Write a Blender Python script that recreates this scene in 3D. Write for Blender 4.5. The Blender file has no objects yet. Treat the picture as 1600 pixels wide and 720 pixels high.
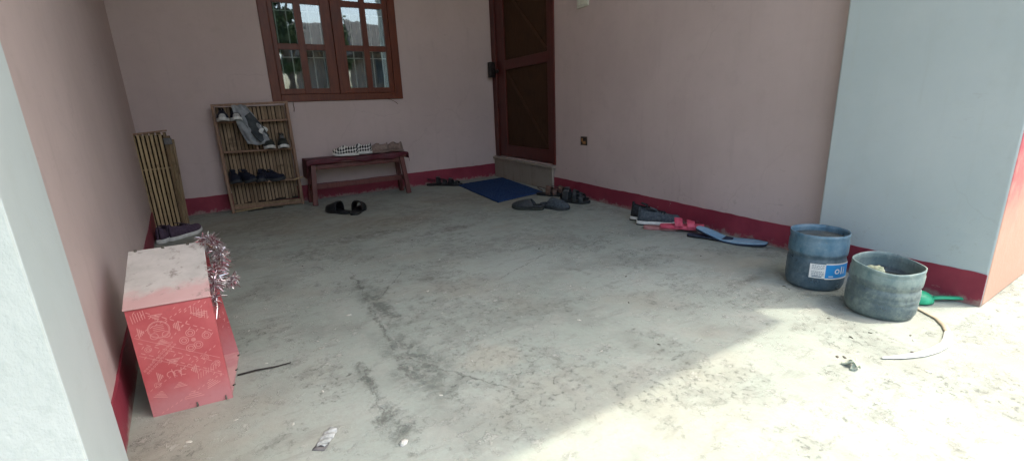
import bpy, bmesh, math, random
from mathutils import Vector, Matrix, noise as mnoise
random.seed(7)
R = math.radians
S = bpy.context.scene
COL = S.collection

# ------------------------------------------------------------------ node helpers
class NT:
    def __init__(s, name):
        s.m = bpy.data.materials.new(name); s.m.use_nodes = True
        s.t = s.m.node_tree; s.t.nodes.clear()
        s.out = s.n('ShaderNodeOutputMaterial')
        s.tc = s.n('ShaderNodeTexCoord')
    def n(s, typ, **kw):
        d = s.t.nodes.new(typ)
        for k, v in kw.items(): setattr(d, k, v)
        return d
    def link(s, a, b): s.t.links.new(a, b)
    def put(s, sock, v):
        if hasattr(v, 'is_output'): s.link(v, sock)
        else:
            if isinstance(v, (tuple, list)) and len(v) == 3 and sock.type == 'RGBA': v = (*v, 1)
            sock.default_value = v
    @property
    def obj(s): return s.tc.outputs['Object']
    def mp(s, vec, loc=(0,0,0), rot=(0,0,0), sc=(1,1,1)):
        d = s.n('ShaderNodeMapping'); s.link(vec, d.inputs[0])
        d.inputs[1].default_value = loc; d.inputs[2].default_value = rot; d.inputs[3].default_value = sc
        return d.outputs[0]
    def noise(s, vec, scale, detail=4, rough=.55, dist=0., typ='FBM', col=False):
        d = s.n('ShaderNodeTexNoise'); d.noise_type = typ
        s.link(vec, d.inputs['Vector']); d.inputs['Scale'].default_value = scale
        d.inputs['Detail'].default_value = detail; d.inputs['Roughness'].default_value = rough
        d.inputs['Distortion'].default_value = dist
        return d.outputs['Color' if col else 'Fac']
    def voro(s, vec, scale, feature='F1', rand=1.):
        d = s.n('ShaderNodeTexVoronoi', feature=feature); s.link(vec, d.inputs['Vector'])
        d.inputs['Scale'].default_value = scale; d.inputs['Randomness'].default_value = rand
        return d.outputs['Distance']
    def ramp(s, fac, a, b, va=0., vb=1.):
        d = s.n('ShaderNodeMapRange', interpolation_type='SMOOTHSTEP'); s.put(d.inputs[0], fac)
        d.inputs[1].default_value = a; d.inputs[2].default_value = b
        d.inputs[3].default_value = va; d.inputs[4].default_value = vb
        return d.outputs[0]
    def math(s, op, a, b=0.):
        d = s.n('ShaderNodeMath', operation=op); s.put(d.inputs[0], a); s.put(d.inputs[1], b); return d.outputs[0]
    def vmath(s, op, a, b):
        d = s.n('ShaderNodeVectorMath', operation=op); s.put(d.inputs[0], a); s.put(d.inputs[1], b); return d
    def mix(s, fac, a, b, blend='MIX'):
        d = s.n('ShaderNodeMix', data_type='RGBA', blend_type=blend)
        s.put(d.inputs[0], fac); s.put(d.inputs[6], a); s.put(d.inputs[7], b); return d.outputs[2]
    def sep(s, v):
        d = s.n('ShaderNodeSeparateXYZ'); s.link(v, d.inputs[0]); return d.outputs
    def bump(s, h, strength=.3, dist=.01, nrm=None):
        d = s.n('ShaderNodeBump'); s.put(d.inputs['Height'], h)
        d.inputs['Strength'].default_value = strength; d.inputs['Distance'].default_value = dist
        if nrm is not None: s.link(nrm, d.inputs['Normal'])
        return d.outputs[0]
    def bsdf(s, color, rough=.7, metal=0., nrm=None, spec=.5, trans=0., ior=1.45, alpha=1.):
        d = s.n('ShaderNodeBsdfPrincipled')
        s.put(d.inputs['Base Color'], color); s.put(d.inputs['Roughness'], rough)
        s.put(d.inputs['Metallic'], metal); s.put(d.inputs['Specular IOR Level'], spec)
        s.put(d.inputs['Transmission Weight'], trans); s.put(d.inputs['IOR'], ior); s.put(d.inputs['Alpha'], alpha)
        if nrm is not None: s.link(nrm, d.inputs['Normal'])
        s.link(d.outputs[0], s.out.inputs[0]); return d

def simple(name, c1, c2, scale=20, rough=.75, bump=.2, detail=4, bd=.002, spec=.4, stretch=(1,1,1), metal=0., lo=.35, hi=.65):
    t = NT(name); v = t.mp(t.obj, sc=stretch)
    f = t.noise(v, scale, detail, .6)
    c = t.mix(t.ramp(f, lo, hi), c1, c2)
    t.bsdf(c, rough, metal, t.bump(t.noise(v, scale*4, 3), bump, bd), spec)
    return t.m

# ------------------------------------------------------------------ mesh helpers
class MB:
    def __init__(s): s.v = []; s.f = []; s.mi = []; s.sm = []
    def add(s, vs, fs, mi=0, smooth=False):
        b = len(s.v); s.v += [tuple(v) for v in vs]
        for f in fs:
            s.f.append(tuple(b+i for i in f)); s.mi.append(mi); s.sm.append(smooth)
        return s
    def box(s, lo, hi, mi=0, mat=None):
        x0,y0,z0 = lo; x1,y1,z1 = hi
        vs = [Vector(p) for p in [(x0,y0,z0),(x1,y0,z0),(x1,y1,z0),(x0,y1,z0),(x0,y0,z1),(x1,y0,z1),(x1,y1,z1),(x0,y1,z1)]]
        if mat is not None: vs = [mat @ v for v in vs]
        return s.add(vs, [(0,3,2,1),(4,5,6,7),(0,1,5,4),(1,2,6,5),(2,3,7,6),(3,0,4,7)], mi)
    def hexa(s, vs, mi=0):   # bottom 4 ccw, top 4 ccw
        return s.add(vs, [(0,3,2,1),(4,5,6,7),(0,1,5,4),(1,2,6,5),(2,3,7,6),(3,0,4,7)], mi)
    def bar(s, a, b, w, h, mi=0, up=(0,0,1)):   # rectangular bar from a to b
        a = Vector(a); b = Vector(b); d = (b-a).normalized(); u = Vector(up)
        x = d.cross(u)
        if x.length < 1e-4: x = d.cross(Vector((1,0,0)))
        x.normalize(); u = x.cross(d)
        vs = []
        for p in (a, b):
            for sx, su in ((-1,-1),(1,-1),(1,1),(-1,1)): vs.append(p + x*sx*w/2 + u*su*h/2)
        return s.add(vs, [(0,3,2,1),(4,5,6,7),(0,1,5,4),(1,2,6,5),(2,3,7,6),(3,0,4,7)], mi)
    def tube(s, pts, r, n=8, mi=0, cap=True, flat=1.):
        pts = [Vector(p) for p in pts]; rs = r if isinstance(r, (list, tuple)) else [r]*len(pts)
        vs = []; prev = None
        for i, p in enumerate(pts):
            d = (pts[min(i+1, len(pts)-1)] - pts[max(i-1, 0)]).normalized()
            if prev is None:
                x = d.cross(Vector((0,0,1)))
                if x.length < 1e-3: x = d.cross(Vector((1,0,0)))
            else: x = prev - d*prev.dot(d)
            x.normalize(); prev = x; u = x.cross(d)
            for k in range(n):
                a = 2*math.pi*k/n; vs.append(p + (x*math.cos(a) + u*math.sin(a)*flat)*rs[i])
        fs = []
        for i in range(len(pts)-1):
            for k in range(n):
                fs.append((i*n+k, i*n+(k+1)%n, (i+1)*n+(k+1)%n, (i+1)*n+k))
        if cap: fs += [tuple(range(n))[::-1], tuple((len(pts)-1)*n+k for k in range(n))]
        return s.add(vs, fs, mi, True)
    def lathe(s, prof, n=40, mi=0, wob=None, mid=None):
        vs = []
        for j, (r, z) in enumerate(prof):
            for k in range(n):
                a = 2*math.pi*k/n; rr, zz = (r, z) if wob is None else wob(r, z, a, j)
                vs.append((rr*math.cos(a), rr*math.sin(a), zz))
        for j in range(len(prof)-1):
            m = mid[j] if mid else mi
            s.add([], [], m)
            for k in range(n):
                s.f.append(tuple(len(s.v)+i for i in (j*n+k, j*n+(k+1)%n, (j+1)*n+(k+1)%n, (j+1)*n+k))); s.mi.append(m); s.sm.append(True)
        s.v += vs
        return s
    def grid(s, fn, nu, nv, mi=0, skip=None, closed=False, smooth=True, flip=False):
        vs = [fn(i/(nu-1), j/(nv-1)) for i in range(nu) for j in range(nv)]
        fs = []
        for i in range(nu-1):
            for j in range(nv-1):
                if skip and skip((i+.5)/(nu-1), (j+.5)/(nv-1)): continue
                q = (i*nv+j, (i+1)*nv+j, (i+1)*nv+j+1, i*nv+j+1)
                fs.append(q[::-1] if flip else q)
        return s.add(vs, fs, mi, smooth)
    def prism(s, outline, z0, z1, mi=0, smooth=False, zf=None):
        n = len(outline); zf = zf or (lambda x, y: 0)
        vs = [(x,y,z0+zf(x,y)) for x,y in outline] + [(x,y,z1+zf(x,y)) for x,y in outline]
        fs = [tuple(range(n))[::-1], tuple(range(n,2*n))] + [(k,(k+1)%n,n+(k+1)%n,n+k) for k in range(n)]
        return s.add(vs, fs, mi, smooth)
    def build(s, name, mats, parent=None, bevel=0., solid=0., label=None, sub=0, seg=2):
        me = bpy.data.meshes.new(name); me.from_pydata(s.v, [], s.f)
        if not isinstance(mats, (list, tuple)): mats = [mats]
        for m in mats: me.materials.append(m)
        for p, mi, sm in zip(me.polygons, s.mi, s.sm): p.material_index = mi; p.use_smooth = sm
        bm = bmesh.new(); bm.from_mesh(me); bmesh.ops.recalc_face_normals(bm, faces=bm.faces) if solid == 0 else None
        bm.to_mesh(me); bm.free(); me.update()
        o = bpy.data.objects.new(name, me); COL.objects.link(o)
        if parent is not None: o.parent = parent
        if solid:
            md = o.modifiers.new('solid', 'SOLIDIFY'); md.thickness = abs(solid); md.offset = -1 if solid > 0 else 1
        if sub:
            md = o.modifiers.new('sub', 'SUBSURF'); md.levels = sub; md.render_levels = sub
        if bevel:
            md = o.modifiers.new('bev', 'BEVEL'); md.width = bevel; md.segments = seg; md.limit_method = 'ANGLE'; md.angle_limit = R(35)
        if label: o['label'] = label
        return o

def tag(o, label, cat, group=None):
    o['label'] = label; o['category'] = cat
    if group: o['group'] = group
    return o
def thing(name, label, cat, loc=(0,0,0), rz=0., group=None, rot=None):
    o = bpy.data.objects.new(name, None); COL.objects.link(o); o.empty_display_size = .1
    o.location = loc; o.rotation_euler = rot if rot else (0,0,rz)
    return tag(o, label, cat, group)
def copy_tree(o, loc, rz, label, group=None):
    c = o.copy(); COL.objects.link(c); c.location = loc; c.rotation_euler = (0,0,rz); c['label'] = label
    if group: c['group'] = group
    for ch in list(o.children):
        d = ch.copy(); COL.objects.link(d); d.parent = c
        for g in list(ch.children):
            e = g.copy(); COL.objects.link(e); e.parent = d
    return c
def struct(o): o['kind'] = 'structure'; return o

# ------------------------------------------------------------------ room plan (metres)
YB = 5.006                                        # back wall plane
def rwx(y): return 2.631 + .0757*(y-1.331)        # right wall plane
def lwx(y): return -.3485 - .0573*(y-1.454)       # left wall plane
ZC = 3.8                                          # ceiling
exec_mat = {}

# ------------------------------------------------------------------ materials
def m_floor():
    t = NT('worn_concrete'); o = t.obj
    warp = t.noise(o, 2.2, 3, .6, col=True)
    sc = t.n('ShaderNodeVectorMath', operation='SCALE'); t.link(t.vmath('SUBTRACT', warp, (.5,.5,.5)).outputs[0], sc.inputs[0]); sc.inputs['Scale'].default_value = .07
    w = t.vmath('ADD', o, sc.outputs[0]).outputs[0]
    fine = t.noise(o, 55, 5, .65); mid = t.noise(w, 7, 6, .62); big = t.noise(w, 1.1, 4, .55)
    streak = t.noise(t.mp(w, rot=(0,0,R(12)), sc=(1.2,4,1)), 5, 6, .66)     # trowel drag
    c = t.mix(t.ramp(big, .36, .64), (.285,.326,.284), (.335,.374,.330))
    med = t.noise(w, 3.1, 5, .6, .3)
    c = t.mix(t.ramp(med, .48, .66, 0, .5), c, (.190,.204,.176))
    c = t.mix(t.ramp(mid, .46, .68, 0, .5), c, (.36,.37,.325))
    c = t.mix(t.ramp(streak, .54, .68, 0, .45), c, (.180,.190,.165))
    warm = t.noise(t.mp(o, loc=(4,2,0)), 1.9, 4, .6)
    c = t.mix(t.ramp(warm, .50, .68, 0, .45), c, (.285,.272,.215))
    def blob(cx, cy, sx, sy, rot, hard=.5, nsc=9., namp=.55):
        p = t.mp(o, loc=(0,0,0), rot=(0,0,0)); 
        d = t.vmath('SUBTRACT', p, (cx,cy,0)).outputs[0]
        d = t.mp(d, rot=(0,0,-rot), sc=(1/sx,1/sy,1))
        L = t.n('ShaderNodeVectorMath', operation='LENGTH'); t.link(d, L.inputs[0])
        nn = t.noise(o, nsc, 6, .68)
        e = t.math('ADD', L.outputs['Value'], t.math('MULTIPLY', t.math('SUBTRACT', nn, .5), namp*2.6))
        return t.ramp(e, 1.0, 1.0-hard)
    mx = lambda a, b: t.math('MAXIMUM', a, b)
    sp = t.sep(o)
    def crack(x0, y0, x1, y1, wd, amp, nsc, soft=1.):
        L = math.hypot(x1-x0, y1-y0); ang = math.atan2(y1-y0, x1-x0)
        q = t.mp(t.vmath('SUBTRACT', o, (x0,y0,0)).outputs[0], rot=(0,0,-ang))
        qs = t.sep(q)
        wob = t.math('MULTIPLY', t.math('SUBTRACT', t.noise(o, nsc, 6, .7), .5), amp*2)
        d = t.math('ABSOLUTE', t.math('ADD', qs[1], wob))
        wn = t.math('MULTIPLY', t.ramp(t.noise(o, nsc*1.7, 5, .7), .35, .7, .15, 1), wd)
        m = t.math('SUBTRACT', 1., t.ramp(t.math('DIVIDE', d, t.math('MAXIMUM', wn, .0006)), .6, 1.2*soft))
        e = t.math('MULTIPLY', t.ramp(qs[0], -.02, .06), t.ramp(qs[0], L+.02, L-.08))
        return t.math('MULTIPLY', m, e)
    mott = t.noise(o, 17, 7, .74)                       # broken-up mottling for every stain
    fleck = t.noise(o, 48, 6, .78)
    # brown dirt brought in around the door, bench and rack
    dirt = mx(blob(1.0,3.55,.95,.42,.1,.9,5), mx(blob(2.2,3.9,1.1,.75,0,.9,4), blob(.2,4.2,.9,.8,0,.9,4)))
    c = t.mix(t.math('MULTIPLY', t.math('MULTIPLY', dirt, t.ramp(mott, .3, .62, .35, 1)), .72), c, (.225,.198,.142))
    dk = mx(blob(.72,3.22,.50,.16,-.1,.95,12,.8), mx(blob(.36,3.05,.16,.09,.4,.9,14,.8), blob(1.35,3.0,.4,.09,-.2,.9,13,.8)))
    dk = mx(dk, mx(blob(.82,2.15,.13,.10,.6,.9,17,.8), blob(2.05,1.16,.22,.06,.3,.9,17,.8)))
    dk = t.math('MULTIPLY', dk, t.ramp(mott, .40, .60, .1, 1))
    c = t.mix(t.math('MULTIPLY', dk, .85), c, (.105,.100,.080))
    # delaminated skin: mottled patches with ragged dark edges
    rn = t.noise(o, 1.9, 8, .66)
    region = mx(t.ramp(rn, .49, .58), mx(blob(1.0,1.55,.5,.35,0,.9,6,.8), blob(.72,1.0,.36,.28,0,.9,6,.8)))
    c = t.mix(t.math('MULTIPLY', region, t.ramp(mott, .40, .62, 0, .55)), c, (.195,.212,.184))
    edge = t.math('SUBTRACT', 1., t.ramp(t.math('ABSOLUTE', t.math('SUBTRACT', rn, .535)), .002, .014))
    edge2 = t.math('SUBTRACT', 1., t.ramp(t.math('ABSOLUTE', t.math('SUBTRACT', t.noise(t.mp(o, loc=(5,3,0)), 3.4, 8, .68), .56)), .002, .013))
    edge = t.math('MULTIPLY', mx(edge, edge2), t.ramp(mott, .47, .58))
    c = t.mix(t.math('MULTIPLY', edge, .45), c, (.130,.140,.120))
    pits = t.math('MULTIPLY', t.ramp(fleck, .545, .61), t.ramp(mott, .42, .54))
    pm = t.math('MULTIPLY', pits, t.math('MAXIMUM', region, .12))
    c = t.mix(t.math('MULTIPLY', pm, .7), c, (.130,.140,.122))
    flakes = t.math('MULTIPLY', t.ramp(t.noise(t.mp(o, loc=(3,1,0)), 22, 8, .78), .54, .62), t.ramp(t.noise(t.mp(o, loc=(9,1,0)), 2.7, 5, .6), .42, .58))
    c = t.mix(t.math('MULTIPLY', flakes, .75), c, (.43,.44,.395))
    # long scraped crack left of centre, with its scuffed margin
    sb = mx(blob(.490,2.00,.085,.52,.09,.95,18,.55), blob(.455,1.42,.13,.42,.05,.95,18,.6))
    sb = mx(sb, mx(blob(.285,1.15,.06,.17,-.15,.95,26,1.2), blob(.285,1.42,.03,.14,.1,.95,30,1.2)))
    sbm = t.math('MULTIPLY', sb, t.ramp(mott, .42, .55, .25, 1))
    c = t.mix(t.math('MULTIPLY', sbm, .92), c, (.105,.122,.106))
    ck = mx(crack(.50,2.50,.40,1.30,.013,.05,13), mx(crack(.41,1.50,.66,1.05,.008,.03,12), crack(.30,1.50,.26,1.05,.008,.05,22)))
    ck = mx(ck, mx(crack(.74,2.35,.45,1.95,.007,.04,10), crack(1.55,2.1,1.05,1.9,.005,.05,8)))
    c = t.mix(t.math('MULTIPLY', t.math('MULTIPLY', ck, t.ramp(mott, .40, .56, .1, 1)), .7), c, (.105,.112,.100))
    lip = mx(crack(.425,1.50,.675,1.05,.008,.03,12), crack(.478,2.10,.43,1.30,.010,.035,9))
    c = t.mix(t.math('MULTIPLY', t.math('MULTIPLY', lip, t.ramp(mott, .45, .58)), .5), c, (.40,.41,.37))
    sbm = mx(sbm, ck)
    # clean pale slurry puddle
    pale = mx(blob(.68,1.28,.15,.10,0,.5,6), blob(2.28,1.30,.16,.09,.2,.7,9))
    c = t.mix(t.math('MULTIPLY', pale, .45), c, (.40,.385,.31))
    spots = t.ramp(t.voro(w, 9), .055, .03)
    c = t.mix(t.math('MULTIPLY', t.math('MULTIPLY', spots, t.ramp(t.noise(o, 3.3, 2), .5, .6)), .8), c, (.62,.61,.55))
    c = t.mix(t.ramp(fine, .35, .7, 0, .35), c, (.28,.285,.25))
    h = t.math('ADD', t.math('MULTIPLY', mid, .5), t.math('MULTIPLY', fine, .25))
    h = t.math('SUBTRACT', h, t.math('MULTIPLY', t.math('ADD', pm, sbm), .5))
    h = t.math('ADD', h, t.math('MULTIPLY', flakes, .35))
    rough = t.ramp(mid, .3, .7, .55, .8)
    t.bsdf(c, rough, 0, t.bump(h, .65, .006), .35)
    return t.m

def m_wall(name, c1, c2, c3, bump=.25, rough=.62, drips=0., marks=0.):
    t = NT(name); o = t.obj
    a = t.noise(o, 1.6, 6, .62); b = t.noise(o, 9, 6, .66); f = t.noise(o, 120, 3, .6)
    c = t.mix(t.ramp(a, .3, .7), c1, c2)
    c = t.mix(t.ramp(b, .5, .75, 0, .4), c, c3)
    d = t.noise(t.mp(o, sc=(6,6,.5)), 3, 4, .6)
    c = t.mix(t.ramp(d, .55, .75, 0, drips), c, c3)
    h = t.math('ADD', t.math('MULTIPLY', b, .8), t.math('MULTIPLY', f, .25))
    if marks:
        # roller lap marks, rubbed scuffs, dirty splashes and a few hairline cracks
        lap = t.noise(t.mp(o, sc=(3.2,3.2,.12)), 2.2, 3, .5)
        c = t.mix(t.ramp(lap, .52, .56, 0, .16*marks), c, c2)
        scf = t.math('MULTIPLY', t.ramp(t.noise(t.mp(o, rot=(.5,.3,.2), sc=(1,1,3.5)), 9, 7, .75), .60, .70), t.ramp(a, .45, .62))
        c = t.mix(t.math('MULTIPLY', scf, .40*marks), c, (.27,.21,.185))
        sv = t.vmath('ADD', o, t.vmath('MULTIPLY', t.noise(o, 3, 4, .6, col=True), (.25,.25,.25)).outputs[0]).outputs[0]
        hc = t.math('SUBTRACT', 1., t.ramp(t.voro(sv, 1.1, 'DISTANCE_TO_EDGE'), .0015, .006))
        hc = t.math('MULTIPLY', hc, t.ramp(t.noise(t.mp(o, loc=(2,7,4)), .9, 3, .5), .52, .60))
        c = t.mix(t.math('MULTIPLY', hc, .13*marks), c, (.22,.165,.15))
        z = t.sep(o)[2]
        spl = t.math('MULTIPLY', t.ramp(t.noise(o, 26, 7, .78), .57, .66), t.ramp(t.math('ADD', z, t.math('MULTIPLY', a, .5)), .75, .35))
        c = t.mix(t.math('MULTIPLY', spl, .40*marks), c, (.26,.215,.175))
    t.bsdf(c, rough, 0, t.bump(h, bump, .006), .35)
    return t.m

def m_skirt():
    t = NT('crimson_skirting_paint'); o = t.obj
    z = t.sep(o)[2]; n = t.noise(o, 16, 7, .75); g = t.noise(o, 3, 5, .6)
    c = t.mix(t.ramp(g, .35, .65), (.200,.024,.044), (.265,.038,.060))
    dust = t.ramp(t.math('ADD', z, t.math('MULTIPLY', t.math('SUBTRACT', n, .5), .16)), .035, -.005)
    c = t.mix(t.math('MULTIPLY', dust, .75), c, (.30,.26,.22))
    chip = t.math('MULTIPLY', t.ramp(n, .62, .67), t.ramp(g, .48, .58))
    c = t.mix(t.math('MULTIPLY', chip, .8), c, (.36,.30,.27))
    c = t.mix(t.ramp(t.noise(t.mp(o, sc=(1,1,.2)), 22, 4, .6), .55, .7, 0, .3), c, (.15,.035,.045))
    t.bsdf(c, .6, 0, t.bump(n, .35, .004), .35); return t.m

def m_render():
    t = NT('rough_pale_render'); o = t.obj
    v = t.mp(o, sc=(1,1,.55))
    a = t.noise(o, 2, 4, .6); b = t.noise(v, 70, 4, .6); f = t.noise(o, 130, 4, .7)
    c = t.mix(t.ramp(a, .3, .7), (.37,.41,.385), (.43,.465,.44))
    c = t.mix(t.ramp(b, .5, .75, 0, .5), c, (.35,.39,.365))
    t.bsdf(c, .85, 0, t.bump(t.math('ADD', b, t.math('MULTIPLY', f, .4)), .7, .004), .3)
    return t.m

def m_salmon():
    t = NT('red_to_salmon_paint'); o = t.obj
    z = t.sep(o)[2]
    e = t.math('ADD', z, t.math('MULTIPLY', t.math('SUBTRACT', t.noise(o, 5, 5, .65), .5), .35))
    c = t.mix(t.ramp(e, .62, .28), (.38,.085,.10), (.43,.27,.20))       # crimson above, fading raggedly to pale salmon lower down
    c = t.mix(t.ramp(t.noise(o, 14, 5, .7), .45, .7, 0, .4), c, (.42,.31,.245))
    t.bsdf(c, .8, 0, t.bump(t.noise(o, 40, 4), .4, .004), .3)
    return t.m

def m_wood(name, c1, c2, c3, axis=2, rough=.38, scale=6., spec=.5):
    t = NT(name); o = t.obj
    sc = [9,9,9]; sc[axis] = .8
    g = t.noise(t.mp(o, sc=tuple(sc)), scale, 6, .65, .6)
    c = t.mix(t.ramp(g, .32, .66), c1, c2)
    c = t.mix(t.ramp(t.noise(o, 5, 4, .6), .5, .75, 0, .6), c, c3)
    t.bsdf(c, rough, 0, t.bump(g, .25, .002), spec)
    return t.m

def m_bamboo(name, lo, hi, dk):
    t = NT(name); o = t.obj
    info = t.n('ShaderNodeNewGeometry')
    rnd = info.outputs['Random Per Island']
    g = t.noise(t.mp(o, sc=(30,30,2)), 4, 5, .6)
    c = t.mix(rnd, lo, hi)
    c = t.mix(t.ramp(g, .45, .7, 0, .6), c, dk)
    c = t.mix(t.ramp(t.noise(o, 7, 5, .65), .55, .7, 0, .7), c, dk)
    t.bsdf(c, .6, 0, t.bump(g, .3, .002), .35)
    return t.m

def m_glass():
    t = NT('window_glass')
    tr = t.n('ShaderNodeBsdfTransparent'); tr.inputs[0].default_value = (.86,.90,.89,1)
    gl = t.n('ShaderNodeBsdfGlossy'); gl.inputs['Roughness'].default_value = .015
    gl.inputs[0].default_value = (.9,.97,1,1)
    bm_ = t.bump(t.noise(t.obj, 4, 2), .06, .01); t.link(bm_, gl.inputs['Normal'])
    fr = t.n('ShaderNodeFresnel'); fr.inputs[0].default_value = 1.52
    mx = t.n('ShaderNodeMixShader'); t.link(t.math('ADD', t.math('MULTIPLY', fr.outputs[0], 1.5), .085), mx.inputs[0])
    t.link(tr.outputs[0], mx.inputs[1]); t.link(gl.outputs[0], mx.inputs[2]); t.link(mx.outputs[0], t.out.inputs[0])
    return t.m

def m_plastic_jug(name, c1, c2, c3, grime, amount, zsplit):
    # cloudy polycarbonate with a dirty film: c1/c2 above the fill line, c3 below
    t = NT(name); o = t.obj
    z = t.sep(o)[2]
    f = t.noise(t.mp(o, sc=(1,1,.5)), 11, 6, .6)
    g2 = t.noise(o, 60, 4, .7)
    c = t.mix(t.ramp(f, .3, .65), c1, c2)
    e = t.math('ADD', z, t.math('MULTIPLY', t.math('SUBTRACT', f, .5), .03))
    c = t.mix(t.ramp(e, zsplit+.006, zsplit-.006, 0, .85), c, c3)
    film = t.math('MULTIPLY', t.ramp(t.math('ADD', f, t.math('MULTIPLY', g2, .4)), .55, .90), amount)
    c = t.mix(film, c, grime)
    al = t.math('ADD', .70, t.math('MULTIPLY', film, .4))
    scr = t.ramp(t.noise(t.mp(o, rot=(.4,.3,0), sc=(1,1,9)), 26, 5, .7), .62, .70)
    c = t.mix(t.math('MULTIPLY', scr, .5), c, (.45,.48,.46))
    spl = t.ramp(t.noise(o, 34, 6, .75), .60, .66)
    c = t.mix(t.math('MULTIPLY', spl, .55), c, grime)
    run = t.ramp(t.noise(t.mp(o, sc=(1,1,.12)), 30, 4, .6), .55, .7)
    c = t.mix(t.math('MULTIPLY', run, .4), c, c3)
    t.bsdf(c, t.ramp(f, .3, .7, .25, .5), 0, t.bump(g2, .12, .002), .5, 0, 1.45, t.math('MINIMUM', al, .97))
    return t.m

def checker_mat():
    t = NT('checkered_canvas')
    d = t.n('ShaderNodeTexChecker'); sp = t.sep(t.obj); cb = t.n('ShaderNodeCombineXYZ'); t.link(sp[0], cb.inputs[0]); t.link(t.math('ADD', sp[1], sp[2]), cb.inputs[1]); cb.inputs[2].default_value = .004; t.link(t.mp(cb.outputs[0], rot=(0,0,R(45))), d.inputs[0]); d.inputs['Scale'].default_value = 58
    d.inputs[1].default_value = (.62,.60,.56,1); d.inputs[2].default_value = (.02,.02,.022,1)
    t.bsdf(d.outputs[0], .8, 0, t.bump(t.noise(t.obj, 300), .2, .001), .3)
    return t.m

def mat_doormat():
    t = NT('blue_pile'); o = t.obj
    c = t.mix(t.ramp(t.noise(o, 60, 4, .7), .35, .7), (.014,.036,.105), (.038,.082,.195))
    c = t.mix(t.ramp(t.noise(o, 5, 4, .6), .5, .75, 0, .5), c, (.045,.07,.13))
    t.bsdf(c, .95, 0, t.bump(t.noise(o, 220, 3, .7), .9, .006), .1)
    return t.m

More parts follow.
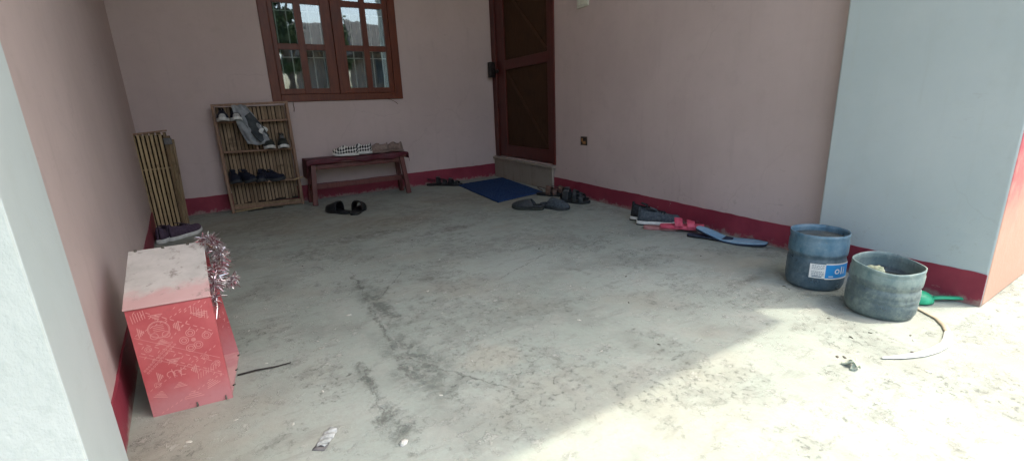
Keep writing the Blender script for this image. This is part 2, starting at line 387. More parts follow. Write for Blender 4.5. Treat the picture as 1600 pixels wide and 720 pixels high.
M = dict(
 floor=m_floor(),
 pink=m_wall('mauve_wall_paint', (.49,.392,.365), (.545,.438,.41), (.435,.347,.32), drips=.35, marks=1.),
 pale=m_wall('pale_blue_grey_paint', (.44,.505,.502), (.49,.545,.54), (.43,.475,.455), .25, .5, .45, .5),
 rough=m_render(),
 red=m_skirt(),
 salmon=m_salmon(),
 soffit=m_wall('ceiling_paint', (.72,.70,.67), (.74,.72,.69), (.68,.66,.63), .1, .8),
 step=m_wall('bare_cement', (.26,.225,.18), (.31,.275,.225), (.17,.145,.115), .6, .85, .7),
 winwood=m_wood('reddish_varnished_wood', (.095,.021,.009), (.150,.037,.015), (.065,.024,.016), 2, .36, 6., .35),
 doorwood=m_wood('dark_red_wood', (.066,.009,.006), (.094,.014,.009), (.045,.009,.006), 2, .45),
 doorpanel=m_wood('dark_mesh_panel', (.048,.022,.011), (.066,.032,.016), (.03,.015,.009), 2, .8, 12, .2),
 doorpanel2=m_wood('dark_brace_wood', (.058,.026,.013), (.078,.036,.019), (.04,.017,.010), 2, .7, 12, .2),
 grille=simple('white_painted_steel', (.55,.57,.56), (.62,.64,.62), 30, .4),
 curtain=simple('dark_grey_curtain', (.025,.036,.042), (.075,.090,.098), 5, .9, stretch=(5,5,.6)),
 glass=m_glass(),
 bamboo=m_bamboo('split_bamboo', (.195,.128,.072), (.35,.250,.150), (.085,.052,.030)),
 bamboo2=m_bamboo('yellow_bamboo', (.33,.24,.125), (.50,.375,.205), (.12,.078,.042)),
 gapshade=simple('slat_gap_shade', (.022,.015,.010), (.045,.030,.018), 30, .8),  # near-black colour standing in for the shade between bamboo slats
 rackwood=m_wood('rack_wood', (.20,.115,.070), (.29,.175,.110), (.12,.068,.042), 2, .6),
 benchwood=m_wood('bench_wood', (.085,.018,.016), (.130,.038,.030), (.15,.07,.055), 2, .45),
 benchcloth=simple('maroon_cover', (.062,.007,.014), (.095,.013,.022), 12, .5, .3),
 black=simple('black_rubber', (.008,.009,.010), (.018,.019,.020), 30, .55),
 black2=simple('black_fabric', (.010,.012,.014), (.026,.028,.030), 80, .8),
 navy=simple('navy_fabric', (.006,.008,.018), (.013,.016,.032), 80, .8),
 dkgrey=simple('charcoal_rubber', (.025,.029,.032), (.045,.05,.052), 40, .6),
 olive=simple('dark_olive_fabric', (.028,.032,.026), (.045,.05,.042), 80, .85),
 slate=simple('slate_knit', (.035,.045,.055), (.07,.085,.095), 70, .8),
 greytoe=simple('scuffed_toe_rubber', (.33,.33,.31), (.45,.45,.42), 40, .6),
 white=simple('dirty_white_rubber', (.52,.52,.48), (.66,.66,.62), 25, .55),
 purple=simple('purple_canvas', (.060,.040,.065), (.090,.062,.090), 60, .85),
 beige=simple('beige_canvas', (.19,.135,.11), (.25,.185,.155), 50, .8),
 brown=simple('brown_leather', (.085,.05,.038), (.13,.08,.06), 40, .6),
 pinkr=simple('pink_foam', (.46,.050,.095), (.58,.10,.15), 25, .6),
 pinksole=simple('dusty_pink_sole', (.30,.13,.13), (.40,.2,.19), 25, .8),
 blue=simple('light_blue_foam', (.15,.29,.42), (.25,.38,.48), 14, .9, detail=6),
 dkblue=simple('navy_rubber', (.015,.028,.055), (.03,.045,.075), 30, .7),
 lining=simple('dark_lining', (.012,.011,.011), (.03,.028,.026), 60, .9),
 greylining=simple('grey_lining', (.11,.11,.11), (.17,.165,.16), 60, .9),
 check=checker_mat(),
 mat=mat_doormat(),
 cloth=simple('grey_cloth', (.21,.23,.245), (.33,.35,.36), 14, .85, .4),
 clothdk=simple('dark_grey_cloth', (.035,.042,.048), (.065,.075,.08), 14, .85, .4),
 jug=m_plastic_jug('cloudy_blue_plastic', (.085,.185,.26), (.135,.245,.32), (.062,.102,.130), (.19,.235,.25), .5, .165),
 jug2=m_plastic_jug('dusty_grey_plastic', (.150,.235,.240), (.205,.285,.275), (.090,.130,.148), (.24,.29,.25), .85, .148),
 water=simple('murky_fill', (.05,.055,.05), (.10,.10,.085), 12, .25),
 labw=simple('white_label', (.62,.64,.62), (.74,.75,.72), 20, .5),
 labb=simple('blue_label', (.02,.22,.55), (.03,.27,.62), 20, .45),
 labtext=simple('grey_print', (.16,.2,.24), (.25,.3,.34), 60, .6),
 stone=simple('mossy_stone', (.11,.14,.095), (.24,.26,.20), 25, .9, .8),
 green=simple('green_plastic', (.015,.27,.14), (.03,.35,.19), 20, .4),
 film=simple('crinkled_film', (.27,.29,.275), (.42,.44,.42), 60, .3, .5),
 strip=simple('white_pipe_plastic', (.60,.61,.57), (.72,.73,.69), 25, .45),
 striptan=simple('tan_pipe_plastic', (.36,.30,.22), (.46,.40,.30), 25, .5),
 leafdry=simple('dry_green_litter', (.40,.46,.37), (.55,.58,.49), 60, .9),
 speck=simple('dark_crumb', (.09,.085,.07), (.16,.15,.125), 60, .9),
 chip=simple('pale_paint_chip', (.50,.50,.44), (.62,.61,.55), 60, .8),
 twig=simple('dark_twig', (.025,.022,.02), (.05,.045,.04), 60, .8),
 wire=simple('rusty_wire', (.09,.05,.03), (.15,.085,.05), 60, .7),
 switch=simple('yellowed_white_plastic', (.58,.57,.47), (.64,.63,.53), 30, .4),
 socket=simple('dark_brown_plastic', (.02,.014,.01), (.05,.04,.03), 30, .4),
 cord=simple('orange_terminal', (.30,.14,.05), (.4,.2,.08), 30, .5),
 lock=simple('dark_iron', (.02,.015,.015), (.05,.04,.035), 40, .45, metal=.6),
)

# ------------------------------------------------------------------ ground and floor
def quad(name, pts, mat): return MB().add(pts, [(0,1,2,3)]).build(name, mat)
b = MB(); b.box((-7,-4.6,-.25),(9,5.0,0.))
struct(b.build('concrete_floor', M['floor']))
gm = simple('dry_yard_soil', (.30,.25,.18), (.38,.32,.24), 1.5, .95, .5, 6, .02)
struct(quad('ground', [(-900,-900,-.1),(900,-900,-.1),(900,900,-.1),(-900,900,-.1)], gm))

# ------------------------------------------------------------------ house
house = thing('house', 'mauve house porch with crimson skirting, pale pillars, wooden window and dark red door', 'house', (1.1,YB,0))
HX, HY = 1.1, YB
def hb(): return MB()
def hbuild(b, name, mats, parent=house, **kw):
    b.v = [(x-HX, y-HY, z) for x,y,z in b.v]
    return b.build(name, mats, parent, **kw)

# back wall with the window opening
WX0, WX1, WZ0, WZ1 = .518, 1.776, .965, 2.20
b = hb()
xl, xr = -1.0, 3.25
b.box((xl,YB,0),(WX0,YB+.2,ZC)); b.box((WX1,YB,0),(xr,YB+.2,ZC))
b.box((WX0,YB,0),(WX1,YB+.2,WZ0)); b.box((WX0,YB,WZ1),(WX1,YB+.2,ZC))
wall_b = hbuild(b, 'wall', M['pink'], label='mauve back wall with the window')
def wavy_skirt(p0, p1, nrm, h, name, parent, n=90, th=.006, seed=0):
    # painted plinth band a few mm proud, slightly uneven top edge
    b = MB(); p0 = Vector(p0); p1 = Vector(p1); nrm = Vector(nrm).normalized()
    vs = []
    for i in range(n+1):
        p = p0.lerp(p1, i/n); z = h + (mnoise.noise(Vector((p.x*3+seed, p.y*3, seed)))*.008 + mnoise.noise(Vector((p.x*17+seed, p.y*17, 3)))*.004)
        vs += [p, p+nrm*th, p+nrm*th+Vector((0,0,z)), p+Vector((0,0,z))]
    fs = []
    for i in range(n):
        a = i*4
        for k in range(4): fs.append((a+k, a+(k+1)%4, a+4+(k+1)%4, a+4+k))
    fs += [(3,2,1,0), tuple(n*4+k for k in range(4))]
    b.add(vs, fs); b.v = [(v[0]-HX, v[1]-HY, v[2]) for v in b.v]
    return b.build(name, M['red'], parent)
wavy_skirt((lwx(YB),YB,0), (rwx(YB)-.02,YB,0), (0,-1,0), .158, 'skirting', wall_b)

# right wall with the door opening (built as panels along y)
DY0, DY1, DZ0, DZ1 = 3.655, 4.985, .26, 2.28
nR = Vector((-1,.0757,0)).normalized()
def rpanel(b, y0, y1, z0, z1, t0=0., t1=.2, mi=0):
    p = [(rwx(y0)+t0,y0),(rwx(y0)+t1,y0),(rwx(y1)+t1,y1),(rwx(y1)+t0,y1)]
    b.hexa([(x,y,z0) for x,y in p]+[(x,y,z1) for x,y in p], mi)
b = hb(); rpanel(b,.47,DY0,0,ZC); rpanel(b,DY1,YB+.15,0,ZC); rpanel(b,DY0,DY1,0,DZ0); rpanel(b,DY0,DY1,DZ1,ZC)
wall_r = hbuild(b, 'wall', M['pink'], label='mauve right wall with the door')
wavy_skirt((rwx(1.05),1.05,0), (rwx(3.70),3.70,0), nR, .138, 'skirting', wall_r, seed=5)
# left wall
b = hb()
p = [(lwx(.87)-.2,.87),(lwx(.87),.87),(lwx(YB+.1),YB+.1),(lwx(YB+.1)-.2,YB+.1)]
b.hexa([(x,y,0) for x,y in p]+[(x,y,ZC) for x,y in p])
wall_l = hbuild(b, 'wall', M['pink'], label='mauve left wall')
wavy_skirt((lwx(1.0),1.0,0), (lwx(YB),YB,0), (1,.0573,0), .145, 'skirting', wall_l, seed=9)

# pillars
PXR = lambda y: 2.464 + .0757*(y-.451)
b = hb()
p = [(PXR(.451),.451),(PXR(.451)+.62,.451),(PXR(1.102)+.62,1.102),(PXR(1.102),1.102)]
b.hexa([(x,y,0) for x,y in p]+[(x,y,ZC) for x,y in p])
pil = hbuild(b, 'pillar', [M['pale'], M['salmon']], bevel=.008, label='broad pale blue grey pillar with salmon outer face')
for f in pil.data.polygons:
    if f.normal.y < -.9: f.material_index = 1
wavy_skirt((PXR(.455),.455,0), (PXR(1.102),1.102,0), nR, .133, 'skirting', pil, th=.004, seed=12)
b = hb()
PLX = lambda y: -.262 + .057*(1.1-y)
p = [(-.95,.853),(PLX(.853),.853),(PLX(1.1),1.1),(-.95,1.1)]
b.hexa([(x,y,0) for x,y in p]+[(x,y,ZC) for x,y in p])
pil2 = hbuild(b, 'pillar', [M['pale'], M['rough']], bevel=.003, label='pale pillar with rough rendered front')
for f in pil2.data.polygons:
    if f.normal.y < -.9: f.material_index = 1
# roof: unseen slab, eave edge and added jog shaped to set the floor's shadow line
b = hb()
b.prism([(-6,-.300),(3.31,-.300),(3.31,-.188),(9,-.188),(9,9),(-6,9)], ZC, ZC+.14)
hbuild(b, 'roof', M['soffit'])

# doorstep
b = hb()
def rbox(b, y0, y1, off0, off1, z0, z1):   # off measured into the porch
    p = [(rwx(y0)-off1,y0),(rwx(y0)-off0,y0),(rwx(y1)-off0,y1),(rwx(y1)-off1,y1)]
    b.hexa([(x,y,z0) for x,y in p]+[(x,y,z1) for x,y in p])
rbox(b,3.69,5.0,.001,.030,0,.222); rbox(b,3.66,5.004,.001,.048,.222,.250)
step = hbuild(b, 'doorstep', M['step'], bevel=.006)

# window: frame > casements, panes, grille, curtain
b = hb()
fy0, fy1 = YB-.018, YB+.10
FW = .075
b.box((WX0-.004,fy0,WZ0-.004),(WX0+FW,fy1,WZ1)); b.box((WX1-.075,fy0,WZ0-.004),(WX1+.004,fy1,WZ1))
b.box((WX0+FW,fy0,WZ0-.004),(WX1-.075,fy1,WZ0+.062)); b.box((WX0+FW,fy0,WZ1-.07),(WX1-.075,fy1,WZ1))
win = hbuild(b, 'window', M['winwood'], bevel=.004)
def casement(x0, x1, cols, rows, name):
    b = hb(); y0, y1 = YB-.008, YB+.035
    z0, z1 = WZ0+.064, WZ1-.072
    xs = [x0] + [v for c in cols for v in c] + [x1]
    for i in range(0, len(xs), 2): b.box((xs[i],y0,z0),(xs[i+1],y1,z1))
    zs = [z0] + [v for r in rows for v in r] + [z1]
    for c in cols:
        for i in range(0, len(zs), 2): b.box((c[0],y0+.003,zs[i]),(c[1],y1-.003,zs[i+1]))
    ob = hbuild(b, name, M['winwood'], win, bevel=.003)
    g = hb()
    for c in cols:
        for r in rows:
            k = -.06 if x0 > 1.1 else .0           # the right casement's panes sit slightly askew in their putty
            xa, xb, xm = c[0]-.002, c[1]+.002, (c[0]+c[1])/2
            ya, yb_ = YB+.012+k*(xa-xm), YB+.012+k*(xb-xm)
            g.hexa([(xa,ya,r[0]-.002),(xb,yb_,r[0]-.002),(xb,yb_+.004,r[0]-.002),(xa,ya+.004,r[0]-.002),(xa,ya,r[1]+.002),(xb,yb_,r[1]+.002),(xb,yb_+.004,r[1]+.002),(xa,ya+.004,r[1]+.002)])
    hbuild(g, 'pane', M['glass'], win)
rows = [(1.080,1.430),(1.484,1.834),(1.888,2.10)]
casement(WX0+FW+.002, 1.136, [(.636,.812),(.874,1.046)], rows, 'casement')
casement(1.141, WX1-.077, [(1.244,1.420),(1.476,1.648)], rows, 'casement')
b = hb()
x = .655
while x < 1.66:
    b.box((x-.0045,YB+.058,WZ0+.065),(x+.0045,YB+.067,WZ1-.075)); x += .0965
for z in (1.37,1.78): b.box((WX0+FW,YB+.069,z-.004),(WX1-.075,YB+.076,z+.004))
hbuild(b, 'grille', M['grille'], win)
b = hb()
b.grid(lambda u,v: (WX0-.1+u*(WX1-WX0+.2), YB+.24+.022*math.sin(u*70)+.01*math.sin(u*31), WZ0-.1+v*(WZ1-WZ0+.2)), 160, 4)
hbuild(b, 'curtain', M['curtain'], win, solid=.002)
# dark room behind window and door so no daylight leaks in
b = hb(); b.box((-1,YB+.9,0),(4.6,YB+1.0,ZC)); b.box((-1.1,YB+.2,0),(-1.0,YB+1.0,ZC)); b.box((4.6,.5,0),(4.7,YB+1.0,ZC)); b.box((3.3,YB+.2,0),(3.35,YB+.9,ZC))
hbuild(b, 'wall', M['pink'], label='inner room wall behind the window')

# door: frame > leaf, mesh panels, braces, lock
b = hb()
FR = .085
def rb2(b, y0, y1, z0, z1, a, c):    # a..c depth offset: negative = into the porch
    p = [(rwx(y0)+a,y0),(rwx(y0)+c,y0),(rwx(y1)+c,y1),(rwx(y1)+a,y1)]
    b.hexa([(x,y,z0) for x,y in p]+[(x,y,z1) for x,y in p])
rb2(b,DY0,DY0+.055,DZ0,DZ1,-.012,.09); rb2(b,DY1-.10,DY1,DZ0,DZ1,-.012,.09); rb2(b,DY0+.055,DY1-.10,DZ1-.07,DZ1,-.012,.09)
door = hbuild(b, 'door', M['doorwood'], bevel=.004)
b = hb()
ly0, ly1 = DY0+.058, DY1-.103
lz0, lz1 = DZ0+.008, DZ1-.074
ST0, ST1 = .085, .19
rb2(b,ly0,ly0+ST0,lz0,lz1,.004,.05); rb2(b,ly1-ST1,ly1,lz0,lz1,.004,.05)
for z0,z1 in ((lz0,lz0+.13),(1.235,1.335),(lz1-.1,lz1)): rb2(b,ly0+ST0,ly1-ST1,z0,z1,.006,.048)
hbuild(b, 'door_leaf', M['doorwood'], door, bevel=.004)
b = hb()
for z0,z1 in ((lz0+.13,1.235),(1.335,lz1-.1)): rb2(b,ly0+ST0,ly1-ST1,z0,z1,.024,.030)
hbuild(b, 'mesh_panel', M['doorpanel'], door)
for (za,zb) in ((1.21,lz0+.15),(lz1-.12,1.36)):
    b = hb(); ya, yb_ = ly1-ST1-.02, ly0+ST0+.02
    b.bar((rwx(ya)+.019,ya,za),(rwx(yb_)+.019,yb_,zb),.035,.008, up=(-1,0,0))
    b.v = [v for v in b.v]
    hbuild(b, 'brace', M['doorpanel2'], door)
b = hb(); rb2(b,4.90,4.975,1.17,1.34,-.075,-.013); rb2(b,4.80,4.88,1.21,1.25,-.03,-.013)
hbuild(b, 'lock', M['lock'], door, bevel=.006)

# ------------------------------------------------------------------ wall fittings
def wall_frame(y): return Matrix.Translation((rwx(y),y,0)) @ Matrix.Rotation(math.atan2(-1,0)+math.atan(.0757)*-1+math.pi/2, 4, 'Z')
t = thing('light_switch', 'small yellowed white light switch plate high on the mauve right wall', 'switch', (rwx(3.215),3.215,1.61), rot=(0,0,-math.atan(.0757)))
b = MB(); b.box((-.012,-.078,0),(-.0005,.078,.13)); b.build('plate', M['switch'], t, bevel=.004)
for k in (-1,0,1):
    b = MB(); b.box((-.017,k*.046-.017,.02),(-.0122,k*.046+.017,.11)); b.build('rocker', M['switch'], t, bevel=.002)
t = thing('wall_socket', 'dark open wall socket low on the mauve right wall', 'socket', (rwx(3.195),3.195,.48), rot=(0,0,-math.atan(.0757)))
b = MB(); b.box((-.010,-.045,0),(-.0005,.045,.075)); b.build('box_rim', M['socket'], t, bevel=.003)
b = MB(); b.box((-.016,-.03,.012),(-.0102,.005,.035)); b.box((-.014,.01,.03),(-.0102,.03,.06)); b.build('terminal', M['cord'], t)
b = MB(); b.box((-.0135,-.034,.042),(-.0102,.004,.066)); b.build('terminal', M['lock'], t)
for nm, pts, lb in (('wire_hook', [(.688,YB-.002,.962),(.686,YB-.012,.93),(.690,YB-.012,.90),(.684,YB-.006,.87)], 'thin rusty wire hanging straight down under the left end of the window'),
                    ('wire_hook', [(1.60,YB-.002,.965),(1.645,YB-.012,.955),(1.69,YB-.014,.93),(1.715,YB-.016,.908),(1.70,YB-.012,.925)], 'bent rusty wire curling out under the right end of the window')):
    tag(MB().tube(pts, .0028, 6).build(nm, M['wire']), lb, 'wire')

# ------------------------------------------------------------------ doormat
def ribbon_mat():
    P = [Vector(p) for p in ((2.212,4.701,0),(2.842,4.767,0),(2.653,3.681,0),(2.064,3.56,0))]
    # corners of a rectangle-ish mat
    def fn(u,v):
        q = P[3].lerp(P[2],u).lerp(P[0].lerp(P[1],u),v)
        e = mnoise.noise(Vector((q.x*4,q.y*4,0)))*.004 + mnoise.noise(Vector((q.x*60,q.y*60,3)))*.0025
        q = q + Vector((mnoise.noise(Vector((q.x*9,q.y*9,8)))*.006, mnoise.noise(Vector((q.x*9,q.y*9,1)))*.006, 0))
        return (q.x,q.y,.014+e)
    b = MB(); b.grid(fn, 60, 90)
    return b
c0 = Vector((2.44,4.18,0))
b = ribbon_mat(); b.v = [(x-c0.x,y-c0.y,z) for x,y,z in b.v]
o = b.build('doormat', M['mat'], solid=.012); o.location = c0
tag(o, 'worn blue pile doormat lying in front of the door step', 'doormat')

# ------------------------------------------------------------------ footwear kit  (toe at +x, origin at centre of sole)
def sole_pts(L, W, n=40, toe=.5, waist=.82):
    # right-foot-ish outline
    out = []
    for k in range(n):
        a = 2*math.pi*k/n; x = math.cos(a); y = math.sin(a)
        X = x*L/2
        w = W/2*(1-abs(x)**3.2)**.5 if abs(x) < 1 else 0
        u = (x+1)/2
        prof = .78 + .22*math.exp(-((u-.70)/.22)**2) - .10*math.exp(-((u-.42)/.13)**2)
        out.append((X, (1 if y>=0 else -1)*w*prof/1.0))
    # resample by using cos spacing near tips
    return out
def outline(L, W, n=44):
    out = []
    for k in range(n):
        a = 2*math.pi*k/n; x = math.cos(a); s = math.sin(a)
        u = (x+1)/2
        prof = .80 + .20*math.exp(-((u-.72)/.20)**2) - .08*math.exp(-((u-.42)/.14)**2)
        sx = abs(s)**(.46 if x < 0 else .62)*(1 if s >= 0 else -1)
        out.append((x*L/2, sx*W/2*prof))
    return out
def halfw(L, W, u):
    x = 2*u-1; s = math.sqrt(max(0., 1-x*x)); prof = .80 + .20*math.exp(-((u-.72)/.20)**2) - .08*math.exp(-((u-.42)/.14)**2)
    return s**(.46 if x < 0 else .62)*W/2*prof
def curl(L, up=.012, z=0.):
    return lambda x, y: up*max(0., (x/L-.22)/.28)**2

def sneaker(label, cat, up, sole, lin, L=.285, W=.105, H=.10, soleh=.028, group=None, laces=None, loc=(0,0,0), rz=0., slip=False, toecap=None, chunky=False):
    t = thing('sneaker' if not slip else 'slip_on_shoe', label, cat, loc, rz, group)
    b = MB(); z = curl(L, .016)
    b.prism(outline(L, W), 0, soleh, 0, True, z)
    b.build('sole', sole, t, bevel=.004)
    if chunky:
        b = MB(); b.prism([(x*1.01,y*1.03) for x,y in outline(L, W)], 0, .009, 0, True, z); b.build('outsole', M['black'], t)
    L2, W2 = L*.965, W*.93
    def top(u):
        if slip:
            if u < .40: return H*(.88-.12*math.sin(u/.40*math.pi/2))
            if u < .55: return H*(.76+.10*math.sin((u-.40)/.15*math.pi/2))
            if u < .85: return H*(.86-.36*((u-.55)/.30))
            return H*.50*math.sqrt(max(0,1-((u-.85)/.15)**2))                     # ridge height along the shoe, heel u=0 .. toe u=1
        if u < .12: return H*(.92+.08*math.cos(u/.12*math.pi/2))
        if u < .40: return H*(.92-.14*math.sin((u-.12)/.28*math.pi/2))
        if u < .60: return H*(.78-.20*((u-.40)/.20))
        if u < .85: return H*(.58-.13*((u-.60)/.25))
        return H*(.45*math.sqrt(max(0,1-((u-.85)/.15)**2))+.0)
    def fn(u, v):
        uu = .5-.5*math.cos(math.pi*u)       # dense at ends
        w = max(halfw(L2, W2, uu), .004); h = max(top(uu), .006)
        a = math.pi*v
        cx = math.cos(a); sx = max(0., math.sin(a))
        y = w*math.copysign(abs(cx)**.75, cx); zz = h*sx**.62
        inset = 1-.22*(zz/max(h,.001))**2*(1 if uu < .5 else .6)
        x = (uu-.5)*L2
        if uu < .06: x += (zz/H)*.010
        return (x, y*inset, soleh*.9 + zz*(1) + z(x,0))
    sk = lambda u, v: (.5-.5*math.cos(math.pi*u)) > .07 and (.5-.5*math.cos(math.pi*u)) < .40 and .30 < v < .70
    b = MB(); b.grid(fn, 30, 21, 0, sk)
    if toecap is not None:
        n0 = len(b.f)
        for i, f in enumerate(b.f):
            if all(b.v[k][0] > L*.40 for k in f): b.mi[i] = 1
    o = b.build('upper', [up, toecap] if toecap is not None else up, t, solid=-.003)
    b = MB(); b.prism([(x*.86-.0, y*.80) for x,y in outline(L2, W2)], soleh, soleh+.012, 0, False, z)
    b.build('insole', lin, t)
    if laces is not None:
        b = MB()
        for u in (.44,.50,.56,.62):
            h = soleh + top(u)*1.0 + z((u-.5)*L2,0); w = halfw(L2, W2, u)*.42; x = (u-.5)*L2
            b.tube([(x,-w,h-.008),(x+.004,-w*.5,h+.003),(x,0,h+.005),(x-.004,w*.5,h+.003),(x,w,h-.008)], .0032, 5)
        b.build('laces', laces, t)
        # tongue
        b = MB(); h = soleh+top(.40)
        b.grid(lambda u,v: ((.36+.10*u-.5)*L2 - .018*(1-u), (v-.5)*.042, h+.016*(1-u)-.001*u), 4, 5)
        b.build('tongue', up, t, solid=.004)
    return t

def slide(label, cat, strapm, solem, L=.275, W=.105, loc=(0,0,0), rz=0., group=None, straps=((.50,.86),), H=.062, th=.022, buckle=None, name='slide_sandal', rough_edge=0., backstrap=False):
    t = thing(name, label, cat, loc, rz, group)
    b = MB(); z = curl(L, .010)
    b.prism(outline(L, W), 0, th, 0, True, z); b.build('sole', solem, t, bevel=.004)
    for (u0,u1) in straps:
        def fn(u, v, u0=u0, u1=u1):
            uu = u0+(u1-u0)*u; w = halfw(L, W, uu)*1.03
            a = math.pi*v; hh = H*(1.0-.55*max(0,(uu-.45)/.5))
            zz = th*.55 + hh*max(0,math.sin(a))**.7
            return ((uu-.5)*L - .004*math.sin(a), w*math.copysign(abs(math.cos(a))**.8, math.cos(a)), zz + z((uu-.5)*L,0))
        b = MB(); b.grid(fn, 9, 17); b.build('strap', strapm, t, solid=-.005)
    if buckle is not None:
        b = MB(); u = (straps[0][0]+straps[0][1])/2; hh = H*(1.0-.55*max(0,(u-.45)/.5))+th*.55
        b.box(((u-.5)*L-.022,-.010,hh+.004),((u-.5)*L+.022,.010,hh+.009)); b.build('badge', buckle, t)
    if backstrap:
        b = MB(); pts = []
        for k in range(13):
            a = math.pi*(.5+k/12); w = halfw(L, W, .2)
            pts.append((-.18*L+math.cos(a)*L*.28, math.sin(a)*W*.40, th+.03+.025*math.sin((k/12)*math.pi)))
        b.tube(pts, .007, 6, flat=.5); b.build('heel_strap', strapm, t)
    return t

def clog(label, cat, upm, solem, badge=None, L=.28, W=.112, H=.075, loc=(0,0,0), rz=0., group=None, th=.024):
    t = thing('clog', label, cat, loc, rz, group)
    z = curl(L, .010)
    b = MB(); b.prism(outline(L, W), 0, th, 0, True, z); b.build('sole', solem, t, bevel=.005)
    def fn(u, v):
        uu = .40+.60*(math.sin(u*math.pi/2)); uu = min(uu, .999)
        w = max(halfw(L*.99, W*.97, uu), .003); a = math.pi*v
        q = (uu-.40)/.60
        hh = H*math.sqrt(max(0, 1-q**2.6))*(1-.25*q) + .004
        s = max(0., math.sin(a)); x = (uu-.5)*L
        if u < .3: x += (.3-u)*.09*(1-s)*-1 - (.3-u)*.05*(1-s)
        return (x, w*math.copysign(abs(math.cos(a))**.75, math.cos(a))*(1-.15*s*s), th*.7+hh*s**.65+z(x,0))
    b = MB(); b.grid(fn, 18, 21); b.build('upper', upm, t, solid=-.004)
    def rim(u):                      # low heel wall
        pts = []
        for k in range(21):
            a = math.pi*(.62+.76*k/20); x = math.cos(a); s = math.sin(a); uu=(x+1)/2
            pts.append((x*L/2*.97, math.copysign(halfw(L,W,uu)*.95, s), th+.010))
        return pts
    b = MB(); b.tube(rim(0), .008, 6); b.build('heel_rim', upm, t)
    b = MB(); b.prism([(x*.93, y*.86) for x,y in outline(L, W)], th, th+.004, 0, False, z); b.build('footbed', M['lining'], t)
    if badge is not None:
        b = MB(); h = th*.7+H*.86
        b.hexa([Vector(p) for p in ((-.005,.008,h-.004),(.04,.012,h-.014),(.04,.022,h-.016),(-.005,.018,h-.006),(-.005,.008,h+.003),(.04,.012,h-.005),(.04,.022,h-.007),(-.005,.018,h+.001))])
        b.build('badge', badge, t)
    return t

def flipsole(name, label, cat, topm, botm, L, W, loc, rz, bend, th=.014, tilt=0., roll=0., strap=None):
    t = thing(name, label, cat, loc, rz); t.rotation_euler = (roll, tilt, rz)
    n = 60
    def pt(u, v, k):
        uu = .5-.5*math.cos(math.pi*u); w = halfw(L, W, uu)*(2*v-1)
        return ((uu-.5)*L, w, bend(uu)+k)
    b = MB(); b.grid(lambda u,v: pt(u,v,th), 40, 9, 0); b.build('footbed', topm, t, solid=.004)
    b = MB(); b.grid(lambda u,v: pt(u,v,th-.0045), 40, 9, 0); b.build('sole', botm, t, solid=.0095)
    if strap is not None:
        b = MB()
        b.tube([(.08,0,th+.004+bend(.78)),(.05,.012,th+.028),(.0,.036,th+.026),(-.045,.042,th+bend(.35))], .005, 6)
        b.tube([(.08,0,th+.004+bend(.78)),(.05,-.012,th+.028),(.0,-.036,th+.026),(-.045,-.042,th+bend(.35))], .005, 6)
        b.build('thong_strap', strap, t)
    return t

# --- pairs on the floor
sneaker('dusty purple canvas sneaker with white sole, standing against the left wall skirting', 'shoe', M['purple'], M['white'], M['lining'], loc=(-.425,4.13,0), rz=R(78), group='purple sneakers by the bamboo bundle', H=.095, laces=M['purple'])
sneaker('dusty purple canvas sneaker with white sole, the one turned toward the rack', 'shoe', M['purple'], M['white'], M['lining'], loc=(-.31,4.135,0), rz=R(48), group='purple sneakers by the bamboo bundle', H=.095, laces=M['purple'])

g = 'black slippers in front of the bench'
slide('black wide strap slipper on the floor before the bench, nearer the shoe rack', 'slipper', M['black'], M['black'], loc=(.80,4.18,0), rz=R(115), group=g, H=.095, straps=((.40,.90),), W=.125, L=.30, name='slipper')
slide('black wide strap slipper on the floor before the bench, nearer the doormat', 'slipper', M['black'], M['black'], loc=(.95,4.09,0), rz=R(62), group=g, H=.095, straps=((.40,.90),), W=.125, L=.30, name='slipper')

g = 'black strap sandals between bench and doormat'
slide('black strappy sandal with heel strap against the back wall skirting beside the blue doormat', 'sandal', M['black'], M['black'], loc=(2.06,4.87,0), rz=R(-35), group=g, straps=((.42,.56),(.70,.84)), H=.085, backstrap=True, name='strap_sandal', buckle=M['greylining'])
slide('black strappy sandal with pale buckle touching the corner of the blue doormat', 'sandal', M['black'], M['black'], loc=(2.16,4.76,0), rz=R(-50), group=g, straps=((.44,.58),(.74,.86)), H=.07, backstrap=True, name='strap_sandal', buckle=M['greylining'])

g = 'brown sandals by the door step'
slide('brown leather sandal with pale footbed at the right corner of the blue doormat', 'sandal', M['brown'], M['black'], loc=(2.615,3.52,0), rz=R(-62), group=g, straps=((.42,.62),(.72,.86)), H=.085, backstrap=True, L=.26, name='strap_sandal')
slide('brown leather sandal tucked between its pair and the right wall skirting', 'sandal', M['brown'], M['black'], loc=(2.715,3.46,0), rz=R(-75), group=g, straps=((.42,.62),(.72,.86)), H=.08, backstrap=True, L=.26, W=.09, name='strap_sandal')
g = 'black and grey strap sandals along the right wall'
slide('black sandal with grey buckled straps, the nearer one of its pair along the right wall', 'sandal', M['dkgrey'], M['black'], loc=(2.575,3.10,0), rz=R(-66), group=g, straps=((.16,.34),(.50,.62),(.72,.84)), H=.085, buckle=M['greylining'], L=.30, name='strap_sandal')
slide('black sandal with grey buckled straps squeezed against the right wall skirting', 'sandal', M['dkgrey'], M['black'], loc=(2.66,3.20,0), rz=R(-70), group=g, straps=((.16,.34),(.50,.62),(.72,.84)), H=.09, buckle=M['greylining'], L=.29, W=.095, name='strap_sandal')
g = 'charcoal clogs beside the doormat'
clog('charcoal rubber clog lying crosswise in front of the doormat, its toe toward the bench', 'clog', M['dkgrey'], M['olive'], loc=(2.12,3.16,0), rz=R(128), group=g, H=.07)
clog('charcoal rubber clog with a small white badge, its toe toward the camera', 'clog', M['slate'], M['dkgrey'], M['white'], loc=(2.30,3.02,0), rz=R(-72), group=g)

